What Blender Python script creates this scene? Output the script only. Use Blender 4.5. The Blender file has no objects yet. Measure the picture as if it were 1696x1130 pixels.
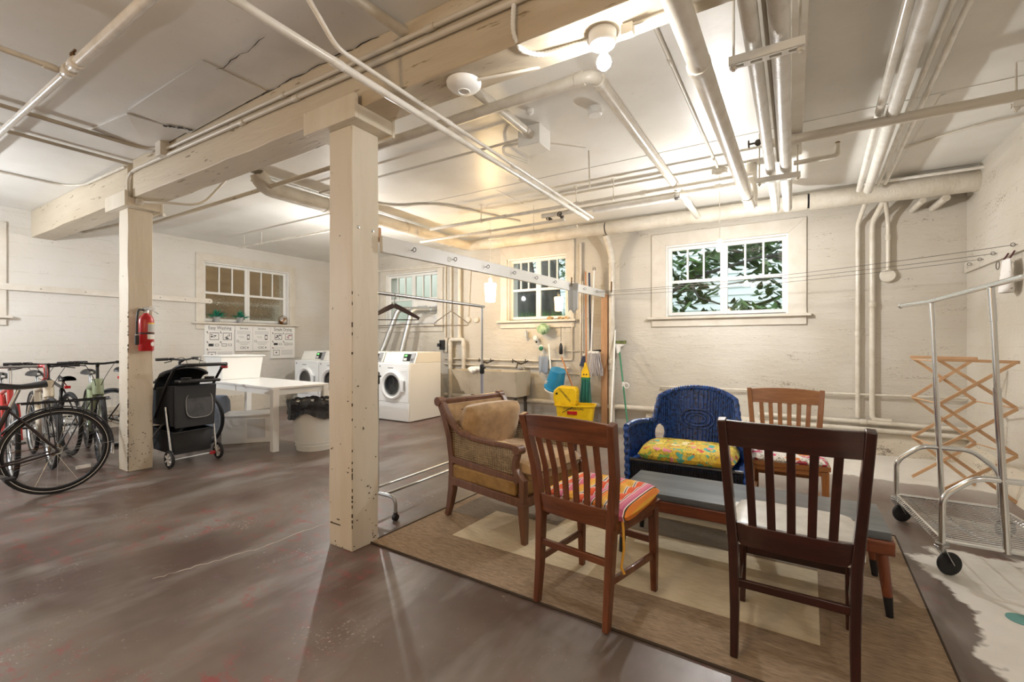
import bpy, math, random
from mathutils import Vector, Matrix
RND = random.Random(11)
PI = math.pi
SC = bpy.context.scene
COL = SC.collection

# ---------------------------------------------------------------- camera
cam = bpy.data.cameras.new('camera')
cam.sensor_width = 36.0
cam.lens = 754.0 / 1696.0 * 36.0
cam.shift_y = 3.0 / 1696.0
cam.clip_start = 0.02
camo = bpy.data.objects.new('camera', cam)
COL.objects.link(camo)
camo.location = (0, 0, 1.25)
camo.rotation_euler = (PI / 2, 0, math.radians(31.5))
SC.camera = camo

# ---------------------------------------------------------------- sky, exposure
SKY_STRENGTH = 1.7
BULB_W = dict(pendant=58.0, beam=10.0, sink=24.0, laundry=56.0, rear=46.0, bike=96.0, side=15.0)
wd = bpy.data.worlds.new('overcast_sky')
SC.world = wd
wd.use_nodes = True
bgn = wd.node_tree.nodes['Background']
bgn.inputs[0].default_value = (0.92, 0.96, 1.0, 1)
bgn.inputs[1].default_value = SKY_STRENGTH
vs = SC.view_settings
vs.view_transform = 'Standard'
vs.look = 'None'
vs.exposure = 0.85
vs.gamma = 1.0
vs.use_curve_mapping = False
SC.cycles.use_denoising = True
SC.cycles.max_bounces = 8
SC.cycles.diffuse_bounces = 5
SC.cycles.glossy_bounces = 3
SC.cycles.adaptive_threshold = 0.015
SC.cycles.transparent_max_bounces = 12
SC.cycles.sample_clamp_indirect = 6.0

# ---------------------------------------------------------------- mesh helpers
class MB:
    def __init__(s):
        s.v = []; s.f = []; s.m = []; s.T = None; s.mi = 0
    def add(s, vs, fs):
        o = len(s.v)
        if s.T is not None:
            vs = [s.T @ Vector(v) for v in vs]
        s.v += [tuple(v) for v in vs]
        s.f += [tuple(i + o for i in f) for f in fs]
        s.m += [s.mi] * len(fs)
        return s
    def hexa(s, p):
        return s.add(p, [(3, 2, 1, 0), (4, 5, 6, 7), (0, 1, 5, 4), (1, 2, 6, 5), (2, 3, 7, 6), (3, 0, 4, 7)])
    def box(s, c, d, rz=0.0):
        x, y, z = d[0] / 2, d[1] / 2, d[2] / 2
        p = [(-x, -y, -z), (x, -y, -z), (x, y, -z), (-x, y, -z), (-x, -y, z), (x, -y, z), (x, y, z), (-x, y, z)]
        if rz:
            ca, sa = math.cos(rz), math.sin(rz)
            p = [(a * ca - b * sa, a * sa + b * ca, z_) for a, b, z_ in p]
        return s.hexa([(a + c[0], b + c[1], z_ + c[2]) for a, b, z_ in p])
    def bb(s, x0, x1, y0, y1, z0, z1):
        return s.box(((x0 + x1) / 2, (y0 + y1) / 2, (z0 + z1) / 2), (abs(x1 - x0), abs(y1 - y0), abs(z1 - z0)))
    def sweep(s, pts, sec, sc=None, closed=False, cap=True, up=None):
        P = [Vector(p) for p in pts]; n = len(P); k = len(sec); rings = []
        prev = None
        for i in range(n):
            if closed:
                t = (P[(i + 1) % n] - P[i]).normalized() + (P[i] - P[i - 1]).normalized()
            elif i == 0: t = P[1] - P[0]
            elif i == n - 1: t = P[-1] - P[-2]
            else: t = (P[i + 1] - P[i]).normalized() + (P[i] - P[i - 1]).normalized()
            if t.length < 1e-9: t = P[(i + 1) % n] - P[i]
            t.normalize()
            if up is not None:
                a = t.cross(Vector(up))
                if a.length < 1e-4: a = t.cross(Vector((0.3, 1, 0.1)))
            elif prev is None:
                a = t.cross(Vector((0, 0, 1)))
                if a.length < 1e-3: a = t.cross(Vector((0, 1, 0)))
            else:
                a = prev - t * prev.dot(t)
                if a.length < 1e-6: a = t.cross(Vector((0, 0, 1)))
            a.normalize(); prev = a; b = a.cross(t)
            f = 1.0
            if not closed and 0 < i < n - 1:
                d = (P[i] - P[i - 1]).normalized().dot(t)
                f = 1.0 / max(d, 0.5)
            q = 1.0 if sc is None else sc[i]
            rings.append([P[i] + (a * x + b * y) * q * (f if False else 1.0) for x, y in sec])
        vs = [v for r in rings for v in r]; fs = []
        for i in range(n if closed else n - 1):
            j = (i + 1) % n
            for c in range(k):
                d = (c + 1) % k
                fs.append((i * k + c, i * k + d, j * k + d, j * k + c))
        if cap and not closed:
            fs.append(tuple(range(k - 1, -1, -1))); fs.append(tuple((n - 1) * k + c for c in range(k)))
        return s.add(vs, fs)
    def tube(s, pts, r, n=10, closed=False, cap=True):
        sec = [(math.cos(2 * PI * i / n), math.sin(2 * PI * i / n)) for i in range(n)]
        if isinstance(r, (int, float)): r = [r] * len(pts)
        return s.sweep(pts, sec, r, closed, cap)
    def bar(s, pts, w, h, up=(0, 0, 1), sc=None, closed=False):
        return s.sweep(pts, [(-w / 2, -h / 2), (w / 2, -h / 2), (w / 2, h / 2), (-w / 2, h / 2)], sc, closed, True, up)
    def lathe(s, prof, c=(0, 0, 0), n=24, cap=True):
        vs = []; fs = []; m = len(prof)
        for i in range(n):
            a = 2 * PI * i / n
            for r, z in prof: vs.append((c[0] + r * math.cos(a), c[1] + r * math.sin(a), c[2] + z))
        for i in range(n):
            j = (i + 1) % n
            for k in range(m - 1):
                fs.append((i * m + k, j * m + k, j * m + k + 1, i * m + k + 1))
        if cap:
            if prof[0][0] > 1e-6: fs.append(tuple(i * m for i in range(n - 1, -1, -1)))
            if prof[-1][0] > 1e-6: fs.append(tuple(i * m + m - 1 for i in range(n)))
        return s.add(vs, fs)
    def ball(s, c, r, n=16, sz=1.0):
        m = max(6, n // 2)
        return s.lathe([(r * math.sin(PI * i / m), -r * sz * math.cos(PI * i / m)) for i in range(m + 1)], c, n, False)
    def grid(s, fn, nu, nv, cu=False, cv=False):
        vs = []; fs = []
        U = nu if cu else nu + 1; V = nv if cv else nv + 1
        for i in range(U):
            for j in range(V): vs.append(fn(i / nu, j / nv))
        for i in range(nu):
            for j in range(nv):
                a = i; b = (i + 1) % U; c = j; d = (j + 1) % V
                fs.append((a * V + c, b * V + c, b * V + d, a * V + d))
        return s.add(vs, fs)
    def torus(s, c, R, r, ax='x', n=40, k=10, sx=1.0):
        def fn(u, v):
            a = 2 * PI * u; b = 2 * PI * v
            p = (R + r * math.cos(b)) * math.cos(a); q = (R + r * math.cos(b)) * math.sin(a); w = r * sx * math.sin(b)
            o = {'x': (w, p, q), 'y': (p, w, q), 'z': (p, q, w)}[ax]
            return (o[0] + c[0], o[1] + c[1], o[2] + c[2])
        return s.grid(fn, n, k, True, True)
    def prism(s, poly, h0, h1, ax='z'):
        n = len(poly)
        def P(a, b, h): return {'z': (a, b, h), 'x': (h, a, b), 'y': (a, h, b)}[ax]
        vs = [P(a, b, h0) for a, b in poly] + [P(a, b, h1) for a, b in poly]
        fs = [tuple(range(n - 1, -1, -1)), tuple(range(n, 2 * n))]
        fs += [(i, (i + 1) % n, n + (i + 1) % n, n + i) for i in range(n)]
        return s.add(vs, fs)
    def cushion(s, w, d, t, tuft=0.0, nx=28, ny=28, p=4.0):
        def top(u, v, sg):
            x = 2 * u - 1; y = 2 * v - 1
            e = max(0.0, 1 - abs(x) ** p) * max(0.0, 1 - abs(y) ** p)
            z = sg * t / 2 * (e ** 0.42)
            if tuft:
                for a in (-0.52, 0, 0.52):
                    for b in (-0.52, 0, 0.52):
                        z -= sg * tuft * math.exp(-((x - a) ** 2 + (y - b) ** 2) / 0.018)
            rx = 1 - 0.05 * y * y; ry = 1 - 0.05 * x * x
            return (x * w / 2 * rx, y * d / 2 * ry, z)
        s.grid(lambda u, v: top(u, v, 1), nx, ny)
        s.grid(lambda u, v: top(1 - u, v, -1), nx, ny)
        return s

WOFF = {}
def rootof(o):
    while o.parent: o = o.parent
    return o
def finish(me, ang=38):
    me.shade_smooth()
    me.set_sharp_from_angle(angle=math.radians(ang))
def obj(name, mb, mats, parent=None, bev=0.0, seg=2, label=None, world=True, ang=38):
    """links ONE mesh object; with a world-placed parent the vertices are given in world space"""
    off = Vector((0, 0, 0)); top = parent is None
    if top:
        if world and mb.v:
            xs = [v[0] for v in mb.v]; ys = [v[1] for v in mb.v]; zs = [v[2] for v in mb.v]
            off = Vector(((min(xs) + max(xs)) / 2, (min(ys) + max(ys)) / 2, min(zs)))
    else:
        off = WOFF.get(rootof(parent), off)
    me = bpy.data.meshes.new(name)
    me.from_pydata([(v[0] - off.x, v[1] - off.y, v[2] - off.z) for v in mb.v], [], mb.f)
    if not isinstance(mats, (list, tuple)): mats = [mats]
    for m in mats: me.materials.append(m)
    if len(mats) > 1: me.polygons.foreach_set('material_index', mb.m)
    me.update(); finish(me, ang)
    o = bpy.data.objects.new(name, me); COL.objects.link(o)
    if parent is not None: o.parent = parent
    elif world: o.location = off; WOFF[o] = off
    if bev:
        b = o.modifiers.new('bevel', 'BEVEL'); b.width = bev; b.segments = seg; b.limit_method = 'ANGLE'; b.angle_limit = math.radians(40)
        b.harden_normals = False
    if label: o['label'] = label
    return o
def tag(o, label, cat, group=None):
    o['label'] = label; o['category'] = cat
    if group: o['group'] = group
    return o
def struct(o, label=None):
    o['kind'] = 'structure'
    if label: o['label'] = label
    return o
def thing(name, label, cat, loc=(0, 0, 0), rz=0.0, group=None, world=False):
    o = bpy.data.objects.new(name, None); COL.objects.link(o)
    o.empty_display_size = 0.1
    o.location = loc; o.rotation_euler = (0, 0, rz)
    if world: WOFF[o] = Vector(loc)
    return tag(o, label, cat, group)
def dup(o, loc, rz, label=None):
    def cp(a, par):
        c = a.copy(); COL.objects.link(c); c.parent = par
        for ch in list(a.children): cp(ch, c)
        return c
    r = cp(o, None); r.location = loc; r.rotation_euler = (0, 0, rz)
    if label: r['label'] = label
    return r
def shared(name, src, parent, loc=None, rot=None):
    c = src.copy(); c.name = name; COL.objects.link(c); c.parent = parent
    if loc is not None: c.location = loc
    if rot is not None: c.rotation_euler = rot
    return c

# ---------------------------------------------------------------- materials
def lin(c):
    if isinstance(c, str):
        c = [int(c[i:i + 2], 16) / 255 for i in (0, 2, 4)]
        c = [x / 12.92 if x <= 0.04045 else ((x + 0.055) / 1.055) ** 2.4 for x in c]
    return (c[0], c[1], c[2], 1.0)
class NT:
    def __init__(s, name):
        s.m = bpy.data.materials.new(name); s.m.use_nodes = True
        s.t = s.m.node_tree; s.b = s.t.nodes['Principled BSDF']; s.out = s.t.nodes['Material Output']
        s.tc = None
    def n(s, ty, **kw):
        x = s.t.nodes.new(ty)
        for k, v in kw.items(): setattr(x, k, v)
        return x
    def l(s, a, b): s.t.links.new(a, b)
    def put(s, sock, v):
        if hasattr(v, 'links') or isinstance(v, bpy.types.NodeSocket): s.l(v, sock)
        else: sock.default_value = v
    def co(s, stretch=None, kind='Object'):
        if s.tc is None: s.tc = s.n('ShaderNodeTexCoord')
        o = s.tc.outputs[kind]
        if stretch:
            mp = s.n('ShaderNodeMapping'); mp.inputs['Scale'].default_value = stretch
            s.l(o, mp.inputs[0]); o = mp.outputs[0]
        return o
    def math(s, op, a, b=None, c=None, clamp=False):
        x = s.n('ShaderNodeMath', operation=op); x.use_clamp = clamp
        s.put(x.inputs[0], a)
        if b is not None: s.put(x.inputs[1], b)
        if c is not None: s.put(x.inputs[2], c)
        return x.outputs[0]
    def noise(s, scale, detail=4, rough=0.55, stretch=None, dist=0.0):
        x = s.n('ShaderNodeTexNoise'); x.inputs['Scale'].default_value = scale; x.inputs['Detail'].default_value = detail
        x.inputs['Roughness'].default_value = rough; x.inputs['Distortion'].default_value = dist
        s.l(s.co(stretch), x.inputs['Vector']); return x.outputs['Fac']
    def ramp(s, f, stops, mode='LINEAR'):
        x = s.n('ShaderNodeValToRGB'); e = x.color_ramp; e.interpolation = mode
        while len(e.elements) < len(stops): e.elements.new(0.5)
        for k, (p, c) in enumerate(stops):
            e.elements[k].position = p; e.elements[k].color = lin(c) if not isinstance(c, (int, float)) else (c, c, c, 1)
        s.put(x.inputs[0], f); return x.outputs[0]
    def rng(s, f, lo, hi, a=0.0, b=1.0):
        x = s.n('ShaderNodeMapRange'); x.clamp = True
        for k, v in enumerate((f, lo, hi, a, b)): s.put(x.inputs[k], v)
        return x.outputs[0]
    def mix(s, f, a, b):
        x = s.n('ShaderNodeMix', data_type='RGBA')
        s.put(x.inputs[0], f)
        s.put(x.inputs[6], lin(a) if isinstance(a, (str, tuple)) else a)
        s.put(x.inputs[7], lin(b) if isinstance(b, (str, tuple)) else b)
        return x.outputs[2]
    def xyz(s, kind='Object'):
        x = s.n('ShaderNodeSeparateXYZ'); s.l(s.co(None, kind), x.inputs[0]); return x.outputs
    def bump(s, f, strength=0.3, dist=0.01):
        x = s.n('ShaderNodeBump'); x.inputs['Strength'].default_value = strength; x.inputs['Distance'].default_value = dist
        s.put(x.inputs['Height'], f)
        nm = s.b.inputs['Normal']
        if nm.links: s.l(nm.links[0].from_socket, x.inputs['Normal'])
        s.l(x.outputs[0], nm)
    def col(s, c):
        s.put(s.b.inputs['Base Color'], lin(c) if isinstance(c, (str, tuple)) else c)
    def set(s, **kw):
        for k, v in kw.items(): s.put(s.b.inputs[k.replace('_', ' ')], v)
        return s
def M(name, c, rough=0.5, metal=0.0, var=None, var2=None, bump=None, **kw):
    t = NT(name); base = lin(c)
    cur = None
    for v in (var, var2):
        if v:
            sc, c2, lo, hi = v[:4]
            f = t.rng(t.noise(sc, 5, 0.6, v[4] if len(v) > 4 else None), lo, hi)
            cur = t.mix(f, base if cur is None else cur, c2)
    t.put(t.b.inputs['Base Color'], base if cur is None else cur)
    t.set(Roughness=rough, Metallic=metal)
    if bump:
        t.bump(t.noise(bump[0], 6, 0.6, bump[3] if len(bump) > 3 else None), bump[1], bump[2] if len(bump) > 2 else 0.01)
    for k, v in kw.items(): t.put(t.b.inputs[k.replace('_', ' ')], v)
    return t.m
def emis(name, c, s):
    t = NT(name); t.col(c); t.set(Emission_Color=lin(c), Emission_Strength=s); return t.m
def wood(name, c, c2, rough=0.35, axis='z', sc=9.0, **kw):
    st = {'z': (1, 1, 0.09), 'x': (0.09, 1, 1), 'y': (1, 0.09, 1)}[axis]
    t = NT(name)
    a = t.noise(sc * 3, 6, 0.62, st, 0.6)
    b = t.noise(sc * 14, 3, 0.6, st)
    f = t.rng(t.math('ADD', t.math('MULTIPLY', a, 0.75), t.math('MULTIPLY', b, 0.25)), 0.34, 0.66)
    t.col(t.mix(f, c, c2)); t.set(Roughness=rough); t.bump(b, 0.12, 0.002)
    for k, v in kw.items(): t.put(t.b.inputs[k.replace('_', ' ')], v)
    return t.m

MT = {}
def build_materials():
    m = MT
    # painted plaster / concrete wall: cream paint, trowel relief, chips and grime
    def plaster(name, c, c2, chip=0.66, chipc='8d8272'):
        t = NT(name)
        big = t.noise(0.9, 2, 0.6); mid = t.noise(7, 4, 0.65); fine = t.noise(42, 3, 0.6, (1, 1, 1.6)); st = t.noise(3.2, 4, 0.7, (0.5, 0.5, 2.4), 0.7)
        cc = t.mix(t.rng(big, 0.38, 0.64), c, c2)
        X, Y, Z = t.xyz()
        ln = t.math('FRACT', t.math('ADD', t.math('MULTIPLY', Z, 5.2), t.math('MULTIPLY', big, 0.35)))
        ln = t.math('MULTIPLY', t.rng(t.math('ABSOLUTE', t.math('SUBTRACT', ln, 0.5)), 0.0, 0.035, 1, 0), t.rng(mid, 0.42, 0.58, 0, 0.5))
        cc = t.mix(ln, cc, 'b3a994')
        cc = t.mix(t.rng(t.math('ADD', t.math('MULTIPLY', st, 0.55), t.math('MULTIPLY', fine, 0.45)), chip - 0.05, chip + 0.05), cc, chipc)
        t.col(cc); t.set(Roughness=0.58)
        t.bump(t.math('ADD', t.math('MULTIPLY', st, 0.55), t.math('ADD', t.math('MULTIPLY', mid, 0.45), t.math('MULTIPLY', fine, 0.08))), 0.6, 0.03)
        return t.m
    m['wall'] = plaster('cream_painted_plaster', 'cac5bb', 'beb7aa', 0.635)
    m['wall_left'] = plaster('pale_painted_plaster', 'd2cfc9', 'cac4b9', 0.675)
    m['curb'] = plaster('chipped_concrete_curb', 'd2cabb', 'c2b7a4', 0.60, '74695c')
    t = NT('painted_ceiling_board')
    a = t.noise(1.3, 4, 0.55); b = t.noise(90, 3, 0.6)
    t.col(t.mix(t.rng(t.noise(26, 5, 0.7), 0.6, 0.72, 0, 0.4), t.mix(t.rng(a, 0.35, 0.65), 'e4e2dd', 'd8d5ce'), 'bdb6aa')); t.set(Roughness=0.36)
    t.bump(t.math('ADD', t.noise(5, 3, 0.6), t.math('MULTIPLY', b, 0.08)), 0.22, 0.01); m['ceiling'] = t.m
    # floor: worn taupe paint over concrete, white painted zone on the right
    t = NT('worn_painted_concrete_floor')
    X, Y, Z = t.xyz()
    w = t.noise(2.6, 4, 0.65); w2 = t.noise(0.8, 4, 0.6); fine = t.noise(60, 3, 0.65); strk = t.noise(3.0, 4, 0.6, (1.0, 0.35, 1)); g2 = t.noise(1.1, 4, 0.6)
    c = t.mix(t.rng(w2, 0.36, 0.62), '55473e', '786d65')
    c = t.mix(t.rng(g2, 0.46, 0.68, 0, 0.8), c, '563a34')
    c = t.mix(t.rng(strk, 0.50, 0.66, 0, 0.85), c, '837d79')
    c = t.mix(t.math('MULTIPLY', t.rng(t.noise(10, 9, 0.78, (0.8, 1.2, 1)), 0.52, 0.62), t.rng(t.noise(0.9, 3, 0.5), 0.46, 0.58, 0, 0.75)), c, '94393b')
    c = t.mix(t.math('MULTIPLY', t.rng(t.noise(7.5, 6, 0.7), 0.62, 0.74), 0.5), c, '7d5c78')
    c = t.mix(t.rng(t.math('ADD', t.math('MULTIPLY', fine, 0.6), t.math('MULTIPLY', w, 0.4)), 0.605, 0.66, 0, 0.55), c, 'c9c2b8')
    wob = t.math('MULTIPLY', t.math('SUBTRACT', w, 0.5), 0.55)
    wob2 = t.math('MULTIPLY', t.math('SUBTRACT', t.noise(1.0, 2, 0.5), 0.5), 0.6)
    sx = t.math('ADD', t.math('ADD', X, wob), wob2)
    a = t.math('MULTIPLY', t.rng(sx, 0.60, 0.63), t.rng(t.math('ADD', Y, wob), 3.68, 3.72, 1, 0))
    b = t.math('MULTIPLY', t.rng(t.math('ADD', Y, t.math('MULTIPLY', wob, 0.7)), 5.26, 5.32), t.rng(sx, -1.55, -1.45))
    b2 = t.math('MULTIPLY', t.rng(sx, -2.3, -1.3), t.rng(Y, 4.6, 5.4, 0, 0.35))
    msk = t.math('MAXIMUM', t.math('MAXIMUM', a, b), b2)
    c = t.mix(msk, c, t.mix(t.rng(w, 0.3, 0.7), 'e2dfd9', 'd0ccc4'))
    t.col(c); t.put(t.b.inputs['Roughness'], t.rng(strk, 0.3, 0.7, 0.30, 0.46))
    t.bump(t.math('ADD', w, t.math('MULTIPLY', fine, 0.2)), 0.12, 0.01); m['floor'] = t.m
    m['beam'] = M('painted_timber_beam', 'c9bda8', 0.5, var=(2.4, 'b8aa93', 0.4, 0.66, (0.2, 1, 1)), var2=(30, '85765d', 0.63, 0.68, (0.15, 1, 1)), bump=(26, 0.5, 0.008, (0.12, 1, 1)))
    m['post'] = M('painted_timber_post', 'd6cdbc', 0.48, var=(3, 'c8bca6', 0.4, 0.66, (1, 1, 0.2)), var2=(24, '4d3d2a', 0.705, 0.72), bump=(30, 0.35, 0.006, (1, 1, 0.15)))
    m['trim'] = M('cream_painted_trim', 'd2ccc1', 0.42, var=(5, 'c8c0b2', 0.4, 0.7), bump=(40, 0.1, 0.003))
    m['white_paint'] = M('white_gloss_paint', 'e6e4de', 0.35, bump=(30, 0.06, 0.002))
    m['sash'] = M('white_window_sash_paint', 'e4e3df', 0.38)
    m['pipe'] = M('cream_painted_pipe', 'd3cdc1', 0.33, var=(9, 'c4bbab', 0.42, 0.7), bump=(30, 0.12, 0.003))
    m['pipe_white'] = M('white_painted_pipe', 'e6e3dc', 0.24, var=(9, 'd6d1c6', 0.45, 0.7), bump=(24, 0.1, 0.003))
    m['wrap'] = M('painted_canvas_pipe_wrap', 'cec7ba', 0.55, var=(4, 'bbb1a0', 0.42, 0.7), bump=(18, 0.6, 0.012, (3, 1, 1)))
    m['wrap_white'] = M('white_taped_pipe_wrap', 'e2dfd8', 0.35, var=(8, 'd1ccc1', 0.42, 0.7), bump=(30, 0.55, 0.01, (1, 3, 1)))
    m['conduit'] = M('painted_conduit', 'cbc4b6', 0.4, bump=(30, 0.08, 0.002))
    m['conduit_grey'] = M('grey_painted_conduit', 'b3aa9b', 0.4)
    m['valve'] = M('dark_iron_valve', '4c463f', 0.5, 0.6)
    m['brass'] = M('old_brass', '7a5c3a', 0.4, 0.8)
    m['chrome'] = M('chrome', 'dfe2e4', 0.13, 1.0, bump=(120, 0.02, 0.001))
    m['steel'] = M('brushed_steel', 'b5b6b6', 0.3, 1.0)
    m['foil'] = M('galvanised_duct', 'bfc1c0', 0.32, 0.9, bump=(22, 0.3, 0.008, (1, 1, 4)))
    m['black'] = M('black_plastic', '17171a', 0.45)
    m['rubber'] = M('black_rubber', '1d1d1f', 0.65)
    m['white_plastic'] = M('white_plastic', 'e9e9e6', 0.35)
    m['appliance'] = M('white_enamel', 'eceeee', 0.22)
    m['grey_plastic'] = M('grey_plastic', '9a9c9d', 0.45)
    m['dark_glass'] = M('dark_door_glass', '1b1e22', 0.08, Coat_Weight=0.6)
    m['walnut'] = wood('red_brown_walnut', '7a4527', '522a15', 0.32, 'z', Coat_Weight=0.25)
    m['walnut_x'] = wood('red_brown_walnut_rail', '7a4527', '4c2613', 0.32, 'x', Coat_Weight=0.25)
    m['mahogany'] = wood('dark_mahogany', '3d1a12', '220d09', 0.28, 'z', Coat_Weight=0.3)
    m['mahogany_x'] = wood('dark_mahogany_rail', '3d1b13', '230e0a', 0.28, 'x', Coat_Weight=0.3)
    m['oak'] = wood('honey_oak', 'a87243', '85532b', 0.35, 'z')
    m['oak_x'] = wood('honey_oak_rail', 'a87243', '85532b', 0.35, 'x')
    m['cane_wood'] = wood('brown_armchair_wood', '7c5640', '593a2a', 0.38, 'z')
    m['teak'] = wood('teak_table_frame', '7f452a', '5a2b19', 0.33, 'x')
    m['teak_z'] = wood('teak_table_leg', '84482c', '5c2c1a', 0.33, 'z')
    m['rawwood'] = wood('bare_brown_timber', 'c39a74', 'a87b54', 0.6, 'z')
    m['slat'] = wood('birch_slat', 'cba680', 'b28a63', 0.45, 'x')
    m['slate'] = M('charcoal_board_top', '6e7376', 0.30, var=(6, '474c50', 0.40, 0.66, (0.15, 1, 1)), bump=(40, 0.12, 0.003, (0.12, 1, 1)))
    m['chip'] = M('bare_wood_chip', '4a3a29', .8)
    m['ink'] = M('black_ink', '26262a', 0.7)
    m['ink_grey'] = M('grey_ink', '8b8b8d', 0.7)
    m['ink_pink'] = M('magenta_ink', '94305e', 0.7)
    m['paper'] = M('white_poster_paper', 'e6e5e2', 0.6)
    m['red'] = M('red_paint', 'b8141c', 0.3, Coat_Weight=0.4)
    m['cane'] = M('woven_cane', '93805f', 0.6, var=(20, '6f5a40', 0.4, 0.7))
    m['velvet'] = M('worn_beige_velvet', 'b5946a', 0.85, var=(7, '96764c', 0.42, 0.62), var2=(3, 'c6b08c', 0.55, 0.72), bump=(60, 0.2, 0.004), Sheen_Weight=0.4)
    m['velvet_dark'] = M('tan_upholstery', '9a7845', 0.85, var=(12, '7f6136', 0.42, 0.66), bump=(60, 0.2, 0.004))
    m['piping'] = M('brown_piping', '6b5238', 0.8)
    m['wicker'] = M('blue_painted_wicker', '2a53a0', 0.28, var=(40, '16233f', 0.48, 0.60), var2=(55, '6b95d2', 0.61, 0.72), bump=(70, 0.5, 0.006))
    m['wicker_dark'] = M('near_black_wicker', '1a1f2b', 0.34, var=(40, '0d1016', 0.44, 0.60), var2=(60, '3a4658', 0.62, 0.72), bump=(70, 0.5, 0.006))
    m['hookboard'] = M('off_white_board_paint', 'c9c7c2', 0.4)
    m['plant'] = M('teal_plant_leaf', '1f7a5a', 0.5, var=(9, '2f9a86', 0.4, 0.65))
    m['leaf'] = M('tree_leaf', '2c4f26', 0.5, var=(2.2, '56803c', 0.42, 0.66), Transmission_Weight=0.0)
    m['grass'] = M('lawn_grass', '4a8636', 0.8, var=(4, '68a446', 0.35, 0.7))
    m['lawn'] = M('lawn_soil', '41642f', 0.9, var=(3, '5a7d3c', 0.35, 0.7))
    m['bark'] = M('dark_bark', '5a5a57', 0.9, var=(8, '383836', 0.4, 0.65, (1, 1, 0.2)), bump=(14, 0.7, 0.03, (1, 1, 0.2)))
    m['fence'] = M('pale_weathered_board', 'd6dad4', 0.8, var=(3, 'bfc9bf', 0.4, 0.65, (1, 1, 0.3)))
    m['siding'] = M('pale_grey_siding', 'd9dfe4', 0.7)
    m['brick_tan'] = M('tan_shingle', '8a7458', 0.85, var=(3, '6b5a44', 0.4, 0.65), var2=(30, 'cdb48c', 0.58, 0.66))
    m['blue'] = M('blue_plastic', '2384b4', 0.35)
    m['yellow'] = M('yellow_plastic', 'f0c815', 0.38, var=(10, 'e0b30f', 0.45, 0.7))
    m['green'] = M('green_plastic', '2f7d59', 0.5)
    m['bristle'] = M('teal_broom_bristle', '2f7f72', 0.75, var=(40, '1c5a54', 0.4, 0.65, (1, 1, 0.05)))
    m['navy'] = M('navy_plastic', '2d3b58', 0.45)
    m['mop'] = M('grey_mop_yarn', 'cac5c2', 0.9, var=(40, 'a29ba0', 0.4, 0.65, (1, 1, 0.1)))
    m['concrete'] = M('stained_sink_concrete', 'c6bba6', 0.65, var=(2.5, 'b1a48d', 0.42, 0.66), var2=(9, '8c8068', 0.66, 0.74), bump=(24, 0.25, 0.006))
    m['cloth_grey'] = M('grey_blue_cloth', '8f9aab', 0.9, bump=(60, 0.3, 0.004))
    m['cloth_green'] = M('pale_green_cloth', 'a9c2a2', 0.9, var=(14, '7f9f7a', 0.42, 0.6), bump=(20, 0.5, 0.01))
    m['cloth_pale'] = M('pale_dishcloth', 'bcbfbe', 0.9, bump=(120, 0.3, 0.002))
    m['bag'] = M('black_bin_liner', '101114', 0.2, bump=(16, 0.9, 0.03), Coat_Weight=0.3)
    m['bin'] = M('white_ribbed_bin', 'd9d9d3', 0.45)
    m['nylon'] = M('black_nylon', '1b1c20', 0.75, bump=(80, 0.2, 0.003))
    m['nylon_grey'] = M('charcoal_nylon', '34373d', 0.7, bump=(80, 0.2, 0.003))
    m['net'] = M('dark_mesh_window', '4c4f55', 0.5, var=(6, '2b2d32', 0.42, 0.62))
    m['green_frame'] = M('sage_green_frame', '9aa583', 0.35, var=(4, '86947a', 0.4, 0.7))
    m['white_frame'] = M('cream_bike_frame', 'd9d0bc', 0.35)
    m['black_frame'] = M('black_bike_frame', '1d1a1b', 0.35)
    m['maroon_frame'] = M('dark_maroon_frame', '2a1a19', 0.35)
    m['red_frame'] = M('red_bike_frame', 'c23a34', 0.35)
    m['alloy'] = M('bike_alloy', 'b9bcbe', 0.28, 1.0)
    m['reflector'] = M('white_reflector', 'dedede', 0.2)
    m['wire'] = M('thin_wire', '6f6a62', 0.5, 0.3)
    m['cord_white'] = M('white_cord', 'dcd8cf', 0.5)
    m['shell'] = M('dried_driftwood', 'b58b58', 0.8, var=(14, 'e0cfa5', 0.45, 0.6))
    m['patched'] = M('print_bag_cloth', 'e2dfdc', 0.85, var=(22, '6b6a72', 0.63, 0.66), var2=(17, 'c0504a', 0.66, 0.69))
    m['sticker'] = M('teal_floor_paint', '5d9490', 0.5)
    m['plate_white'] = M('white_pot_metal', 'cfcfcf', 0.3, 0.6)
    m['orange_wood'] = wood('orange_broom_stick', 'c98a5c', 'b5733f', 0.5, 'z')
    m['glassball'] = M('brown_silver_ball', 'c9c6c2', 0.2, 0.5, var=(6, '8a5a30', 0.48, 0.56))
    # glass panes: see-through with mirror reflection at grazing angles
    t = NT('window_glass'); t.t.nodes.remove(t.b)
    tr = t.n('ShaderNodeBsdfTransparent'); tr.inputs[0].default_value = (0.93, 0.96, 0.95, 1)
    gl = t.n('ShaderNodeBsdfGlossy'); gl.inputs['Roughness'].default_value = 0.02
    fr = t.n('ShaderNodeFresnel'); fr.inputs[0].default_value = 1.5
    mx = t.n('ShaderNodeMixShader'); t.l(fr.outputs[0], mx.inputs[0]); t.l(tr.outputs[0], mx.inputs[1]); t.l(gl.outputs[0], mx.inputs[2])
    t.l(mx.outputs[0], t.out.inputs[0]); m['glass'] = t.m
    t = NT('pebbled_glass')
    t.set(Roughness=0.06, Transmission_Weight=1.0, IOR=1.32); t.col('d8cbb6')
    vo = t.n('ShaderNodeTexVoronoi'); vo.inputs['Scale'].default_value = 55; t.l(t.co(), vo.inputs['Vector'])
    t.bump(vo.outputs['Distance'], 0.9, 0.01); m['glass_pebble'] = t.m
    t = NT('etched_glass')
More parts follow.
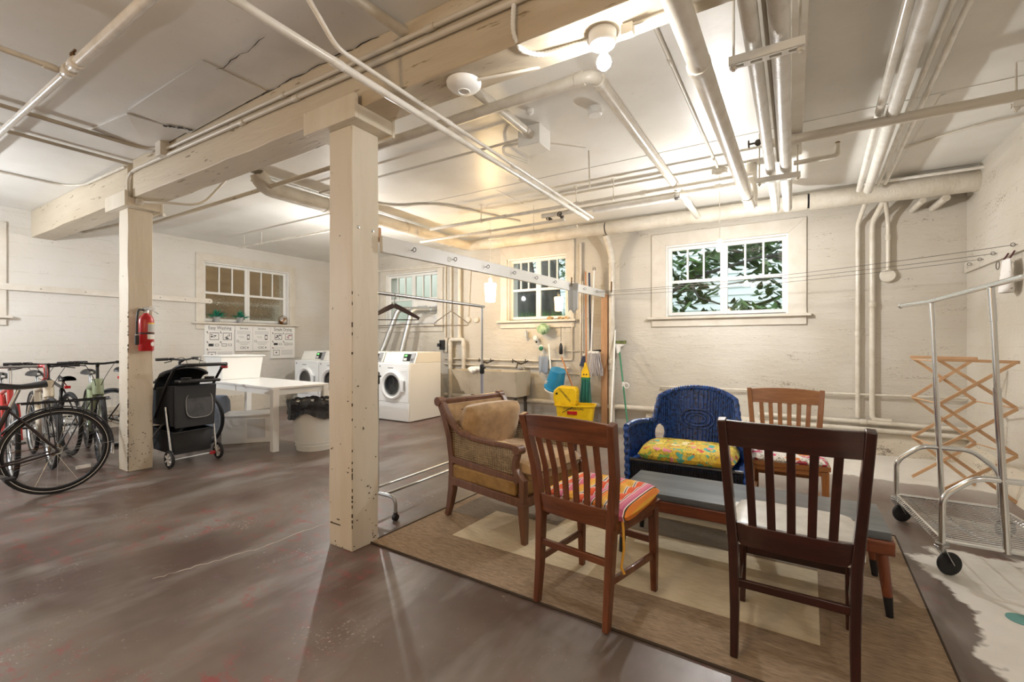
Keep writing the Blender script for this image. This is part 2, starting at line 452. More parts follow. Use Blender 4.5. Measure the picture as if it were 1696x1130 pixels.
    t.set(Roughness=0.25, Transmission_Weight=1.0, IOR=1.1); t.col('f4f5ee'); m['glass_etched'] = t.m
    # striped tufted cushion
    t = NT('striped_cushion_cloth'); X, Y, Z = t.xyz()
    f = t.math('FRACT', t.math('ADD', t.math('MULTIPLY', X, 6.6), 0.5))
    t.col(t.ramp(f, [(0, 'e0a02c'), (0.16, 'e6b24a'), (0.24, 'f3e6d6'), (0.27, '2a1d1a'), (0.30, 'f2ded0'), (0.34, 'e0602c'), (0.50, 'd94a30'), (0.56, 'f0dfd2'), (0.59, '4a2e26'), (0.62, 'eebfc4'), (0.66, 'd8788f'), (0.78, 'c65f86'), (0.84, 'f3e6d6'), (0.87, '2a1d1a'), (0.90, 'e8862f')], 'CONSTANT'))
    t.set(Roughness=0.8); t.bump(t.noise(150, 2, 0.5), 0.15, 0.002); m['stripes'] = t.m
    # floral prints
    def floral(name, base, stops, sc):
        t = NT(name)
        vo = t.n('ShaderNodeTexVoronoi'); vo.inputs['Scale'].default_value = sc
        nz = t.n('ShaderNodeTexNoise'); nz.inputs['Scale'].default_value = 14
        t.l(t.co(), nz.inputs['Vector'])
        ad = t.n('ShaderNodeMix', data_type='RGBA', blend_type='ADD'); ad.inputs[0].default_value = 0.16
        t.l(t.co(), ad.inputs[6]); t.l(nz.outputs['Color'], ad.inputs[7]); t.l(ad.outputs[2], vo.inputs['Vector'])
        hsv = t.n('ShaderNodeSeparateColor'); t.l(vo.outputs['Color'], hsv.inputs[0])
        c = t.ramp(hsv.outputs[0], stops, 'CONSTANT')
        c = t.mix(t.rng(vo.outputs['Distance'], 0.46, 0.52), c, base)
        v2 = t.n('ShaderNodeTexVoronoi'); v2.feature = 'DISTANCE_TO_EDGE'; v2.inputs['Scale'].default_value = sc * 1.0
        t.l(ad.outputs[2], v2.inputs['Vector'])
        c = t.mix(t.rng(v2.outputs['Distance'], 0.0, 0.05, 0.75, 0.0), c, '40503a')
        t.col(c); t.set(Roughness=0.8); return t.m
    m['floral'] = floral('yellow_floral_cloth', 'e4c84a', [(0, 'e6cf50'), (0.2, 'd9b03a'), (0.36, '7fb35c'), (0.5, 'd24a3a'), (0.6, 'e88fa0'), (0.7, '58b3a6'), (0.8, 'efe0a8'), (0.9, 'e08a3a')], 17)
    m['floral2'] = floral('white_floral_cloth', 'e9e3db', [(0, 'ece6df'), (0.35, 'd03a6a'), (0.48, 'e9e3db'), (0.62, 'b8c98a'), (0.72, 'e9e3db'), (0.82, 'e2813a'), (0.9, 'a63a48')], 13)
    # rug weaves
    def weave(name, c, c2):
        t = NT(name); X, Y, Z = t.xyz()
        wv = t.math('MULTIPLY', t.math('SINE', t.math('MULTIPLY', X, 900.0)), t.math('SINE', t.math('MULTIPLY', Y, 700.0)))
        f = t.math('ADD', t.math('MULTIPLY', wv, 0.12), t.noise(60, 4, 0.7, (0.35, 1.6, 1)))
        t.col(t.mix(t.rng(f, 0.32, 0.68), c, c2)); t.set(Roughness=0.9); t.bump(f, 0.5, 0.004); return t.m
    m['rug_brown'] = weave('taupe_rug_weave', 'a08a70', '76614b')
    m['rug_cream'] = weave('cream_rug_weave', 'd6c8ac', 'bfb092')
    m['rug_grey'] = weave('grey_taupe_rug_weave', '8d8172', '74695c')
    m['rug_edge'] = M('dark_rug_binding', '3f3226', 0.9)
build_materials()

def text(s, size, mat, name='print_text', parent=None, M4=None, depth=0.0004, sx=1.0):
    cu = bpy.data.curves.new('t', 'FONT'); cu.body = s; cu.size = size; cu.align_x = 'CENTER'; cu.align_y = 'CENTER'
    cu.extrude = depth; cu.resolution_u = 3
    o = bpy.data.objects.new('t', cu); COL.objects.link(o)
    me = bpy.data.meshes.new_from_object(o.evaluated_get(bpy.context.evaluated_depsgraph_get()))
    bpy.data.objects.remove(o)
    mb = MB(); mb.T = (M4 or Matrix()) @ Matrix.Diagonal((sx, 1, 1, 1))
    mb.add([v.co for v in me.vertices], [tuple(p.vertices) for p in me.polygons])
    bpy.data.meshes.remove(me)
    return obj(name, mb, mat, parent)
# ================================================================ the room
XL, XR, YB, YF, ZC = -8.6, 1.57, 6.55, -3.2, 3.0
TH = 0.30
def wall_mb(u0, u1, z0, z1, holes):
    """rectangles (u,z) left after cutting the holes"""
    us = sorted({u0, u1, *[h[0] for h in holes], *[h[1] for h in holes]})
    out = []
    for a, b in zip(us[:-1], us[1:]):
        cut = [h for h in holes if h[0] <= a + 1e-6 and h[1] >= b - 1e-6]
        z = z0
        for h in sorted(cut, key=lambda h: h[2]):
            if h[2] > z: out.append((a, b, z, h[2]))
            z = h[3]
        if z < z1: out.append((a, b, z, z1))
    return out
# openings: (u0,u1,z0,z1)
WB = [(-7.02, -5.64, 1.60, 2.62), (-4.10, -3.00, 1.62, 2.66), (-1.49, -0.03, 1.61, 2.60)]
WL = [(-0.30, 1.42, 1.60, 2.66), (3.90, 5.45, 1.61, 2.66)]
WF = [(-7.6, -5.8, 0.0, 2.2)]
mb = MB()
for a, b, c, d in wall_mb(XL - TH, XR + TH, 0, ZC, WB): mb.bb(a, b, YB, YB + TH, c, d)
struct(obj('wall_back', mb, MT['wall']), 'cream painted plaster wall with three windows and pipes')
mb = MB()
for a, b, c, d in wall_mb(YF, YB, 0, ZC, WL): mb.bb(XL - TH, XL, a, b, c, d)
struct(obj('wall_left', mb, MT['wall_left']), 'pale painted plaster wall behind the bicycles')
mb = MB(); mb.bb(XR, XR + TH, YF, YB, 0, ZC)
struct(obj('wall_right', mb, MT['wall']), 'cream painted wall beside the steel cart')
mb = MB()
for a, b, c, d in wall_mb(XL - TH, XR + TH, 0, ZC, WF): mb.bb(a, b, YF - TH, YF, c, d)
struct(obj('wall_front', mb, MT['wall']), 'cream wall with an open doorway behind the viewer')
mb = MB(); mb.bb(XL - TH, XR + TH, YF - TH, YB + TH, -0.12, 0)
struct(obj('floor', mb, MT['floor'], world=False), 'worn taupe painted concrete floor with white painted zone')
mb = MB(); mb.bb(XL - TH, XR + TH, YF - TH, YB + TH, ZC, ZC + 0.12)
ceil = struct(obj('ceiling', mb, MT['ceiling'], world=False), 'pale painted board ceiling with seams')
# seam battens and the cracked boards by the beam
for (x0, x1, y0, y1) in [(-4.3, XR, 4.28, 4.31), (-0.52, -0.49, 2.06, 4.28), (0.9, 0.93, 4.3, 6.5), (-2.9, -2.87, 4.3, 6.5)]:
    b = MB(); b.bb(x0, x1, y0, y1, ZC - 0.005, ZC); obj('seam', b, MT['ceiling'], ceil)
b = MB()
b.hexa([(-5.0, 1.36, 2.990), (-4.3, 1.42, 2.985), (-4.25, 1.80, 2.99), (-4.95, 1.80, 2.965), (-5.0, 1.36, 2.999), (-4.3, 1.42, 2.999), (-4.25, 1.80, 2.999), (-4.95, 1.80, 2.999)])
obj('board', b, MT['ceiling'], ceil)
b = MB(); b.hexa([(-4.22, 1.40, 2.985), (-3.1, 1.40, 2.993), (-3.1, 1.80, 2.993), (-4.22, 1.80, 2.968), (-4.22, 1.40, 2.999), (-3.1, 1.40, 2.999), (-3.1, 1.80, 2.999), (-4.22, 1.80, 2.999)])
obj('board', b, MT['ceiling'], ceil)
fl = bpy.data.objects['floor']
def crack(pts, w, m, seed, par=None, z=.0012):
    R = random.Random(seed); b = MB(); up = []; dn = []
    P = [Vector((p[0], p[1], z)) for p in pts]; L = []
    for a, c in zip(P[:-1], P[1:]): L += [a.lerp(c, k / 9) for k in range(9)]
    for i, p in enumerate(L):
        d = (L[min(i + 1, len(L) - 1)] - L[max(i - 1, 0)]).normalized(); nn = Vector((-d.y, d.x, 0)); k = w * R.uniform(.25, 1.0); j = nn * R.uniform(-.012, .012)
        up.append(p + nn * k + j); dn.append(p - nn * k + j)
    n = len(L); b.add(up + dn, [(i, i + n, i + n + 1, i + 1) if par is None else (i + 1, i + n + 1, i + n, i) for i in range(n - 1)]); obj('crack', b, m, par or fl)
crack([(-2.88, 1.06), (-2.83, 1.27), (-2.76, 1.53), (-2.75, 1.90), (-2.62, 2.35)], .007, M('pale_floor_crack', 'b9b0a6', .7), 3)
dk = M('dark_ceiling_crack', '3a332c', .9)
crack([(-4.81, 1.553), (-4.55, 1.57), (-4.26, 1.59)], .006, dk, 4, ceil, 2.988)
crack([(-4.22, 1.62), (-4.17, 1.70), (-4.10, 1.79)], .022, dk, 5, ceil, 2.965)
crack([(-4.6, 1.806), (-3.9, 1.808), (-3.2, 1.806), (-2.6, 1.808), (-1.9, 1.807)], .006, dk, 6, ceil, 2.9925)
crack([(-3.6, 1.45), (-3.0, 1.50), (-2.5, 1.48)], .0035, dk, 7, ceil, 2.9925)
# chipped concrete footing along the back and right walls
mb = MB(); n = 40
def curb(u, v):
    x = -1.75 + u * (XR + 1.75)
    j = 0.012 * math.sin(x * 9) + 0.01 * math.sin(x * 23 + 1) 
    q = [(YB + 0.05, 0.31), (YB - 0.005, 0.30), (YB - 0.05 + j, 0.255 + j), (YB - 0.075 + j, 0.12), (YB - 0.085 - j, 0.0)]
    k = v * 4; i = min(3, int(k)); f = k - i
    return (x, q[i][0] + (q[i + 1][0] - q[i][0]) * f, q[i][1] + (q[i + 1][1] - q[i][1]) * f)
mb.grid(lambda u, v: curb(u, 1 - v), n, 8)
struct(obj('baseboard_back', mb, MT['curb']), 'chipped pale concrete footing along the back wall')
mb = MB()
def curb2(u, v):
    y = 3.0 + u * (YB - 3.0); j = 0.015 * math.sin(y * 7) + 0.01 * math.sin(y * 19)
    q = [(XR + 0.03, 0.24), (XR - 0.005, 0.22), (XR - 0.05 + j, 0.13 + j), (XR - 0.09 - j, 0.0)]
    k = v * 3; i = min(2, int(k)); f = k - i
    return (q[i][0] + (q[i + 1][0] - q[i][0]) * f, y, q[i][1] + (q[i + 1][1] - q[i][1]) * f)
mb.grid(curb2, n, 6)
struct(obj('baseboard_right', mb, MT['curb']), 'rough pale concrete footing along the right wall')
mb = MB(); mb.bb(XL, XL + 0.06, 2.6, YB, 0.0, 0.30)
struct(obj('baseboard_left', mb, MT['curb']), 'low concrete ledge under the left wall', )

# ---------------------------------------------------------------- windows
def window(n, loc, rz, W, H, side, head, apron, glass, label, vent=False, sillx=0.05):
    """local x along the wall, y outward, z up; loc = lower left of the opening on the wall face"""
    r = bpy.data.objects.new('window_%d' % n, None); COL.objects.link(r); r.location = loc; r.rotation_euler = (0, 0, rz)
    struct(r, label)
    t = 0.028
    def P(name, b, m, par=r, bev=0.0): return obj(name, b, m, par, bev)
    b = MB(); b.prism([(-side, H + head), (W + side, H + head), (W, H), (0, H)], -t, 0, 'y'); P('casing', b, MT['trim'], bev=0.003)
    b = MB(); b.prism([(-side, 0), (-side, H + head), (0, H), (0, 0)], -t, 0, 'y'); P('casing', b, MT['trim'], bev=0.003)
    b = MB(); b.prism([(W, 0), (W, H), (W + side, H + head), (W + side, 0)], -t, 0, 'y'); P('casing', b, MT['trim'], bev=0.003)
    b = MB(); b.bb(-side - sillx, W + side + sillx, -0.085, 0.10, -0.035, 0.0); P('sill', b, MT['trim'], bev=0.006)
    b = MB(); b.bb(-side, W + side, -t, 0, -0.035 - apron, -0.035); P('apron', b, MT['trim'], bev=0.003)
    b = MB()
    b.bb(0, 0.02, 0, TH, 0, H); b.bb(W - 0.02, W, 0, TH, 0, H); b.bb(0.02, W - 0.02, 0, TH, H - 0.02, H); b.bb(0.02, W - 0.02, 0.1, TH, 0, 0.02)
    P('jamb', b, MT['sash'])
    y0, y1 = 0.075, 0.115
    for k in range(2):
        x0 = 0.02 + k * (W / 2 - 0.02); x1 = x0 + W / 2 - 0.02
        s = 0.045
        b = MB()
        b.bb(x0, x0 + s, y0, y1, 0.02, H - 0.02); b.bb(x1 - s, x1, y0, y1, 0.02, H - 0.02)
        b.bb(x0 + s, x1 - s, y0, y1, H - 0.02 - s, H - 0.02); b.bb(x0 + s, x1 - s, y0, y1, 0.02, 0.02 + s)
        sa = P('sash', b, MT['sash'], bev=0.003)
        zm = 0.02 + s + (H - 0.04 - 2 * s) * 0.47
        b = MB(); b.bb(x0 + s, x1 - s, y0, y1, zm, zm + 0.04); P('muntin', b, MT['sash'], sa)
        w3 = (x1 - x0 - 2 * s) / 3
        for q in (1, 2):
            b = MB(); b.bb(x0 + s + q * w3 - 0.011, x0 + s + q * w3 + 0.011, y0 + 0.004, y1, zm + 0.04, H - 0.02 - s); P('muntin', b, MT['sash'], sa)
        for q in range(3):
            b = MB(); b.bb(x0 + s + q * w3, x0 + s + (q + 1) * w3, y0 + 0.018, y0 + 0.022, zm + 0.04, H - 0.02 - s); P('pane', b, MT[glass], sa)
        b = MB(); b.bb(x0 + s, x1 - s, y0 + 0.018, y0 + 0.022, 0.02 + s, zm)
        if vent and k == 1: P('vent_panel', b, MT['white_paint'], sa)
        else: P('pane', b, MT[glass], sa)
    return r
def wb(n, h, side, head, apron, glass, label, vent=False):
    return window(n, (h[0], YB, h[2]), 0, h[1] - h[0], h[3] - h[2], side, head, apron, glass, label, vent)
wb(1, WB[0], 0.13, 0.12, 0.10, 'glass_etched', 'white window behind the washing machines with a vented panel', True)
wb(2, WB[1], 0.13, 0.20, 0.09, 'glass', 'cream window above the laundry sink')
wb(3, WB[2], 0.19, 0.17, 0.10, 'glass', 'white two-sash window with leafy branches outside')
h = WL[1]
window(4, (XL, h[0], h[2]), PI / 2, h[1] - h[0], h[3] - h[2], 0.13, 0.13, 0.09, 'glass_pebble', 'window with pebbled glass above the washing posters')
h = WL[0]
window(5, (XL, h[0], h[2]), PI / 2, h[1] - h[0], h[3] - h[2], 0.17, 0.14, 0.09, 'glass_pebble', 'window casing at the left edge behind the bicycles')
# door frame of the open doorway in the wall behind the viewer
r = bpy.data.objects.new('door_1', None); COL.objects.link(r); r.location = (-6.7, YF, 0); WOFF[r] = Vector(r.location); struct(r, 'open doorway behind the viewer')
b = MB(); b.bb(-7.7, -7.6, YF - TH, YF + 0.03, 0, 2.3); b.bb(-5.8, -5.7, YF - TH, YF + 0.03, 0, 2.3); b.bb(-7.6, -5.8, YF - TH, YF + 0.03, 2.2, 2.3); obj('door_frame', b, MT['trim'], r)

# ---------------------------------------------------------------- timber frame
BY0, BY1, BZ = 1.815, 2.05, 2.65
def rough_box(x0, x1, y0, y1, z0, z1, n, seed, amp=0.006):
    R = random.Random(seed); b = MB(); prev = None
    rows = []
    for i in range(n + 1):
        x = x0 + (x1 - x0) * i / n
        a = amp if 0 < i < n else 0
        rows.append([(x, y0 + R.uniform(-a, a) * .5, z0 + R.uniform(-a, a)), (x, y1 + R.uniform(-a, a) * .5, z0 + R.uniform(-a, a)), (x, y1, z1), (x, y0, z1)])
    vs = [p for r_ in rows for p in r_]; fs = [(0, 1, 2, 3), tuple(n * 4 + k for k in (3, 2, 1, 0))]
    for i in range(n):
        for k in range(4): fs.append((i * 4 + k, (i + 1) * 4 + k, (i + 1) * 4 + (k + 1) % 4, i * 4 + (k + 1) % 4))
    return b.add(vs, fs)
o = obj('ceiling_beam', rough_box(XL, -5.48, BY0, BY1, BZ, ZC, 10, 1), MT['beam'], bev=0.006)
tag(o, 'painted timber beam from the left wall to the post with the extinguisher', 'beam')
o = obj('ceiling_beam', rough_box(-5.36, XR, BY0, BY1, BZ - 0.01, ZC, 24, 2), MT['beam'], bev=0.006)
tag(o, 'long painted timber beam over the large foreground post carrying the bare bulb', 'beam')
o = obj('ceiling_joist', rough_box(0, 0, 0, 0, 0, 0, 1, 3), MT['beam'])
bpy.data.objects.remove(o)
b = MB(); b.bb(0.0, 0.075, BY1, 4.55, 2.84, ZC)
tag(obj('ceiling_joist', b, MT['trim'], bev=0.004), 'narrow painted joist beside the twin wrapped pipes', 'joist')
def post(x0, x1, y0, y1, label, holes):
    t = thing('support_post', label, 'post', ((x0 + x1) / 2, (y0 + y1) / 2, 0), 0, None, True)
    b = MB(); R = random.Random(int(x0 * 100)); rows = []
    n = 14
    for i in range(n + 1):
        z = 2.555 * i / n; j = lambda: R.uniform(-0.003, 0.003)
        rows += [(x0 + j(), y0 + j(), z), (x1 + j(), y0 + j(), z), (x1 + j(), y1 + j(), z), (x0 + j(), y1 + j(), z)]
    fs = [(3, 2, 1, 0), tuple(n * 4 + k for k in range(4))]
    for i in range(n):
        for k in range(4): fs.append((i * 4 + k, i * 4 + (k + 1) % 4, i * 4 + 4 + (k + 1) % 4, i * 4 + 4 + k))
    b.add(rows, fs); obj('shaft', b, MT['post'], t, bev=0.005)
    b = MB(); b.bb(x0 - 0.16, x1 + 0.09, y0 - 0.03, y1 + 0.03, 2.555, 2.64)
    obj('cap_block', b, MT['post'], t, bev=0.004)
    b = MB(); b.bb(x0 - 0.18, x1 + 0.09, y0 - 0.055, y0 - 0.03, 2.555, 2.70); obj('cap_board', b, MT['post'], t, bev=0.003)
    b = MB(); b.bb(x0 - 0.16, x1 + 0.09, y1 + 0.03, y1 + 0.055, 2.545, 2.66); obj('cap_board', b, MT['post'], t, bev=0.003)
    b = MB(); Rc = random.Random(int(x0 * 77))
    for i in range(150 if x0 < -5 else 70):
        z = abs(Rc.gauss(0, .42)) if Rc.random() < .6 else Rc.uniform(0, 1.6); edge = Rc.random() < (.55 if x0 < -5 else .35); s_ = Rc.uniform(.002, .007)
        if edge:   # along the arris towards the room
            h_ = Rc.uniform(.004, .022); b.box((x1, y0, z), (s_, s_, h_))
        elif Rc.random() < .75: b.box((x1 + .0025, Rc.uniform(y0 + .01, y1 - .01), z * .75), (.003, s_ * 1.3, s_))
        else: b.box((Rc.uniform(x0 + .01, x1 - .01), y0 - .0025, z * .75), (s_ * 1.3, .003, s_))
    b.box((x0 + .06 * 1, y0 - .002, .14), (.09, .003, .006)) if x0 > -5 else None
    obj('paint_chips', b, MT['chip'], t)['kind'] = 'stuff'
    for (y, z) in holes:
        b = MB(); b.T = Matrix.Translation((x1 + 0.001, y, z)) @ Matrix.Rotation(PI / 2, 4, 'Y'); b.lathe([(0.0, 0.006), (0.009, 0.004), (0.011, 0)], n=12); obj('bolt', b, MT['steel'], t)
    return t
post(-2.445, -2.231, 1.817, 2.02, 'large cream painted timber post in the foreground', [(1.86, 1.95), (1.97, 1.95)])
post(-5.672, -5.457, 1.810, 2.012, 'chipped painted timber post carrying the fire extinguisher', [])
b = MB(); b.bb(-2.56, -2.25, 2.022, 2.062, 1.90, 1.99)
tag(obj('timber_block', b, MT['rawwood'], bev=0.003), 'bare brown timber block fixed behind the large foreground post', 'wood block')

# ---------------------------------------------------------------- outside
b = MB(); b.bb(-16, 8, 6.9, 26, 1.0, 1.38)
struct(obj('ground_outside', b, MT['lawn']), 'lawn outside the back windows')
b = MB(); R = random.Random(5)
for i in range(5200):
    x = R.uniform(-7.0, -1.8); y = 7.3 + abs(R.gauss(0, .5)); hgt = R.uniform(0.2, 0.52); a = R.uniform(0, PI)
    dx, dy = math.cos(a) * 0.012, math.sin(a) * 0.012; lx, ly = R.uniform(-.05, .05), R.uniform(-.05, .05)
    b.add([(x - dx, y - dy, 1.37), (x + dx, y + dy, 1.37), (x + lx, y + ly, 1.37 + hgt)], [(0, 1, 2)])
o = obj('grass', b, MT['grass']); tag(o, 'bright green grass outside the window above the sink', 'grass'); o['kind'] = 'stuff'
def trunk(x, y, r, lean, h, lab):
    b = MB(); pts = []; rs = []
    for i in range(9):
        f = i / 8; pts.append((x + lean * f + 0.08 * math.sin(f * 5 + x), y + 0.05 * math.sin(f * 7 + y), 1.3 + h * f)); rs.append(r * (1.5 - 0.8 * f if i < 1 else 1.12 - 0.4 * f))
    b.tube(pts, rs, 12)
    t = tag(obj('tree_trunk', b, MT['bark']), lab, 'tree trunk', 'tree trunks outside the sink window')
trunk(-5.05, 9.0, 0.26, -0.35, 4.0, 'leftmost dark tree trunk outside the window above the sink')
trunk(-4.45, 8.7, 0.24, 0.25, 4.0, 'dark tree trunk left of centre outside the window above the sink')
trunk(-3.9, 9.4, 0.30, 0.20, 4.0, 'dark tree trunk right of centre outside the window above the sink')
trunk(-3.45, 8.4, 0.26, 0.35, 4.0, 'rightmost thick tree trunk outside the window above the sink')
def foliage(name, box, n, size, seed, lab, cat, branches):
    R = random.Random(seed); t = thing(name, lab, cat, (sum(box[0:2]) / 2, sum(box[2:4]) / 2, 1.38), 0, None, True)
    b = MB()
    for pts, r in branches: b.tube(pts, [r * (1 - 0.7 * i / (len(pts) - 1)) for i in range(len(pts))], 7)
    obj('branch', b, MT['bark'], t)
    b = MB()
    cl = [(R.uniform(*box[0:2]), R.uniform(*box[2:4]), R.uniform(*box[4:6])) for _ in range(max(8, n // 45))]
    for i in range(n):
        c = R.choice(cl); p = Vector((c[0] + R.gauss(0, .22), c[1] + R.gauss(0, .22), c[2] + R.gauss(0, .19)))
        s = size * R.uniform(.6, 1.3); a = R.uniform(0, 2 * PI); tl = R.uniform(-.9, .9)
        d = Vector((math.cos(a), math.sin(a), tl)).normalized(); w = d.cross(Vector((R.uniform(-.4, .4), R.uniform(-.4, .4), 1))).normalized()
        up = d.cross(w) * 0.12 * s
        b.add([p, p + d * s * .28 + w * s * .22 + up, p + d * s * .65 + w * s * .2 + up, p + d * s, p + d * s * .65 - w * s * .2 + up, p + d * s * .28 - w * s * .22 + up], [(0, 1, 2, 3), (0, 3, 4, 5)])
    o = obj('foliage', b, MT['leaf'], t); o['kind'] = 'stuff'
    return t
br = [([(-2.6, 8.6, 1.3), (-2.2, 8.5, 1.9), (-1.5, 8.3, 2.35), (-0.5, 8.2, 2.6), (0.6, 8.4, 2.75)], 0.05), ([(0.9, 9.0, 1.35), (0.5, 8.8, 2.2), (-0.1, 8.6, 2.6), (-1.1, 8.6, 2.9)], 0.06), ([(0.5, 8.8, 2.2), (-0.2, 8.4, 2.3), (-1.0, 8.2, 2.2)], 0.03), ([(-1.5, 8.3, 2.35), (-1.3, 8.0, 2.0), (-0.8, 7.9, 1.8)], 0.025)]
foliage('leafy_tree', (-2.4, 1.0, 7.8, 9.4, 1.5, 3.5), 1900, 0.22, 3, 'leafy green branches outside the right window', 'tree', br)
foliage('garden_shrub', (-2.6, 1.2, 7.6, 8.6, 1.4, 1.75), 800, 0.17, 9, 'low green shrub at the bottom of the right window', 'shrub', [([(-1.0, 8.1, 1.35), (-1.0, 8.1, 1.7)], 0.03)])
foliage('leafy_tree', (-6.5, -2.8, 9.4, 11.0, 2.7, 4.2), 1500, 0.16, 6, 'yellow-green tree crown above the trunks outside the sink window', 'tree', [([(-4.5, 10.2, 1.35), (-4.4, 10.2, 3.0)], 0.08)])
t = thing('garden_fence', 'pale weathered board fence outside the window behind the washers', 'fence', (-8.5, 8.6, 1.38), 0, None, True)
for i in range(17):
    b = MB(); b.bb(-10.0 + i * 0.262, -10.0 + i * 0.262 + 0.25, 8.6, 8.625, 1.38, 3.35 + 0.02 * (i % 3)); obj('board', b, MT['fence'], t)
t = thing('neighbour_house', 'pale grey clapboard house wall beyond the right window foliage', 'building', (-1, 14, 1.38), 0, None, True)
for i in range(18):
    b = MB(); z = 1.38 + i * 0.2
    b.hexa([(-9, 13.97, z), (5, 13.97, z), (5, 14.2, z), (-9, 14.2, z), (-9, 14.0, z + 0.2), (5, 14.0, z + 0.2), (5, 14.2, z + 0.2), (-9, 14.2, z + 0.2)])
    obj('clapboard', b, MT['siding'], t)
t = thing('shingle_wall', 'tan wall of planks outside the pebbled window', 'building', (-10.3, 3.5, 1.2), 0, None, True)
for i in range(12):
    b = MB(); z = 1.2 + i * 0.22
    b.hexa([(-10.6, -1, z), (-10.27, -1, z), (-10.27, 9, z), (-10.6, 9, z), (-10.6, -1, z + 0.22), (-10.3, -1, z + 0.22), (-10.3, 9, z + 0.22), (-10.6, 9, z + 0.22)])
    obj('plank', b, MT['brick_tan'], t)
t = thing('porch_railing', 'pale railing outside the pebbled left window', 'railing', (-9.6, 4.6, 1.2), 0, None, True)
for z in (1.72, 2.02): b = MB(); b.tube([(-9.6, 2.5, z), (-9.6, 8.5, z + .02)], .02, 8); obj('rail', b, MT['siding'], t)
for y in (3.0, 5.75, 8.2): b = MB(); b.tube([(-9.6, y, 1.2), (-9.6, y, 2.1)], .025, 8); obj('rail_post', b, MT['siding'], t)
b = MB(); b.bb(-9.95, -9.9, 6.0, 7.4, 1.2, 2.15); tag(obj('garden_screen', b, MT['fence']), 'pale green panel outside the right half of the pebbled window', 'screen')
b = MB(); b.bb(-13, XL - TH, -4, 9, 0.9, 1.2); struct(obj('ground_side', b, MT['lawn']), 'ground outside the left windows')
b = MB(); b.bb(-12, 5, -9, YF - TH, -0.3, -0.02); struct(obj('ground_front', b, MT['siding']), 'paving outside the doorway behind the viewer')
# ================================================================ pipes, conduits, lamps
def arc(a, b, c, r, n=5):
    """round the corner at b"""
    a, b, c = Vector(a), Vector(b), Vector(c)
    d1 = (a - b).normalized(); d2 = (c - b).normalized()
    p0 = b + d1 * r; p2 = b + d2 * r; out = []
    for i in range(n + 1):
        t = i / n; out.append(p0 * (1 - t) ** 2 + b * 2 * t * (1 - t) + p2 * t * t)
    return out
def rounded(pts, r):
    if len(pts) < 3 or r <= 0: return [Vector(p) for p in pts]
    out = [Vector(pts[0])]
    for i in range(1, len(pts) - 1): out += arc(pts[i - 1], pts[i], pts[i + 1], r)
    return out + [Vector(pts[-1])]
def pipe(label, pts, r, m='pipe', bend=0.06, joints=(), cat='pipe', name='pipe', jm=None, jr=1.3, jl=0.03, subdiv=0):
    """joints: list of (point, direction axis) couplings"""
    p0 = Vector(pts[0]); mid = (Vector(pts[0]) + Vector(pts[-1])) / 2; mid.z = min(p[2] for p in pts) - r
    path = rounded(pts, bend)
    if not joints:
        b = MB(); b.tube(path, r, 14 if r > 0.03 else 10)
        return tag(obj(name, b, MT[m]), label, cat)
    t = thing(name, label, cat, tuple(mid), 0, None, True)
    b = MB(); b.tube(path, r, 14 if r > 0.03 else 10); obj('run', b, MT[m], t)
    for (p, ax) in joints:
        d = Vector(ax).normalized() * jl; b = MB(); P = Vector(p)
        b.tube([P - d, P - d * .9, P + d * .9, P + d], [r * jr * .94, r * jr, r * jr, r * jr * .94], 14); obj('coupling', b, MT[jm or m], t)
    return t
X_, Y_, Z_ = (1, 0, 0), (0, 1, 0), (0, 0, 1)
# left bay
t = pipe('thick white pipe crossing the ceiling at upper left with a brown tap', [(-3.66, .92, 2.85), (-0.5, .92, 2.85)], 0.028, 'pipe_white', 0, [((-3.62, .92, 2.85), X_), ((-3.50, .92, 2.85), X_), ((-2.0, .92, 2.85), X_)], jl=0.035)
b = MB(); b.tube([(-3.55, .92, 2.87), (-3.55, .92, 2.93)], 0.012, 8); b.bar([(-3.59, .92, 2.935), (-3.51, .92, 2.935)], 0.012, 0.01); obj('tap_handle', b, MT['brass'], t)
pipe('slim white pipe running on from the tap joint to the left wall', [(-3.70, .92, 2.85), (XL, .92, 2.85)], 0.021, 'pipe_white')
pipe('short cream branch pipe leaving the tap joint toward the upper left corner', [(-3.66, .90, 2.85), (-3.66, -2.5, 2.85)], 0.016, 'pipe', 0, [((-3.66, .85, 2.85), Y_)])
pipe('grey conduit on the upper left ceiling curving to the box on the beam', [(-4.87, -2.5, 2.975), (-4.87, 1.77, 2.965), (-4.66, 1.79, 2.955)], 0.016, 'conduit_grey', 0.16)
pipe('grey conduit on the upper left ceiling ending at the beam gap', [(-5.43, -2.5, 2.975), (-5.43, 1.80, 2.97)], 0.015, 'conduit_grey')
pipe('thin cable across the left ceiling then along the beam top', [(-6.84, -2.5, 2.985), (-6.84, 1.70, 2.985), (-6.6, 1.80, 2.975), (-5.50, 1.80, 2.955)], 0.012, 'pipe', 0.1)
b = MB(); b.bb(-4.68, -4.58, 1.74, 1.815, 2.86, 2.99); tag(obj('junction_box', b, MT['trim'], bev=0.004), 'small cream box where the beam conduits start', 'junction box')
pipe('upper conduit along the near face of the long beam', [(-4.58, 1.795, 2.925), (0.6, 1.795, 2.86)], 0.014, 'conduit', 0, [((-2.9, 1.795, 2.905), X_), ((-1.6, 1.795, 2.888), X_)])
pipe('lower conduit along the long beam bending down into the beam gap', [(-5.42, 1.80, 2.62), (-5.42, 1.80, 2.86), (-5.25, 1.795, 2.88), (0.6, 1.795, 2.80)], 0.015, 'conduit', 0.09, [((-3.4, 1.795, 2.852), X_), ((-2.75, 1.795, 2.846), X_)])
t = thing('conduit_outlet', 'conduit fitting and looping conduit on the post with the extinguisher', 'conduit', (-5.4, 1.9, 2.55), 0, None, True)
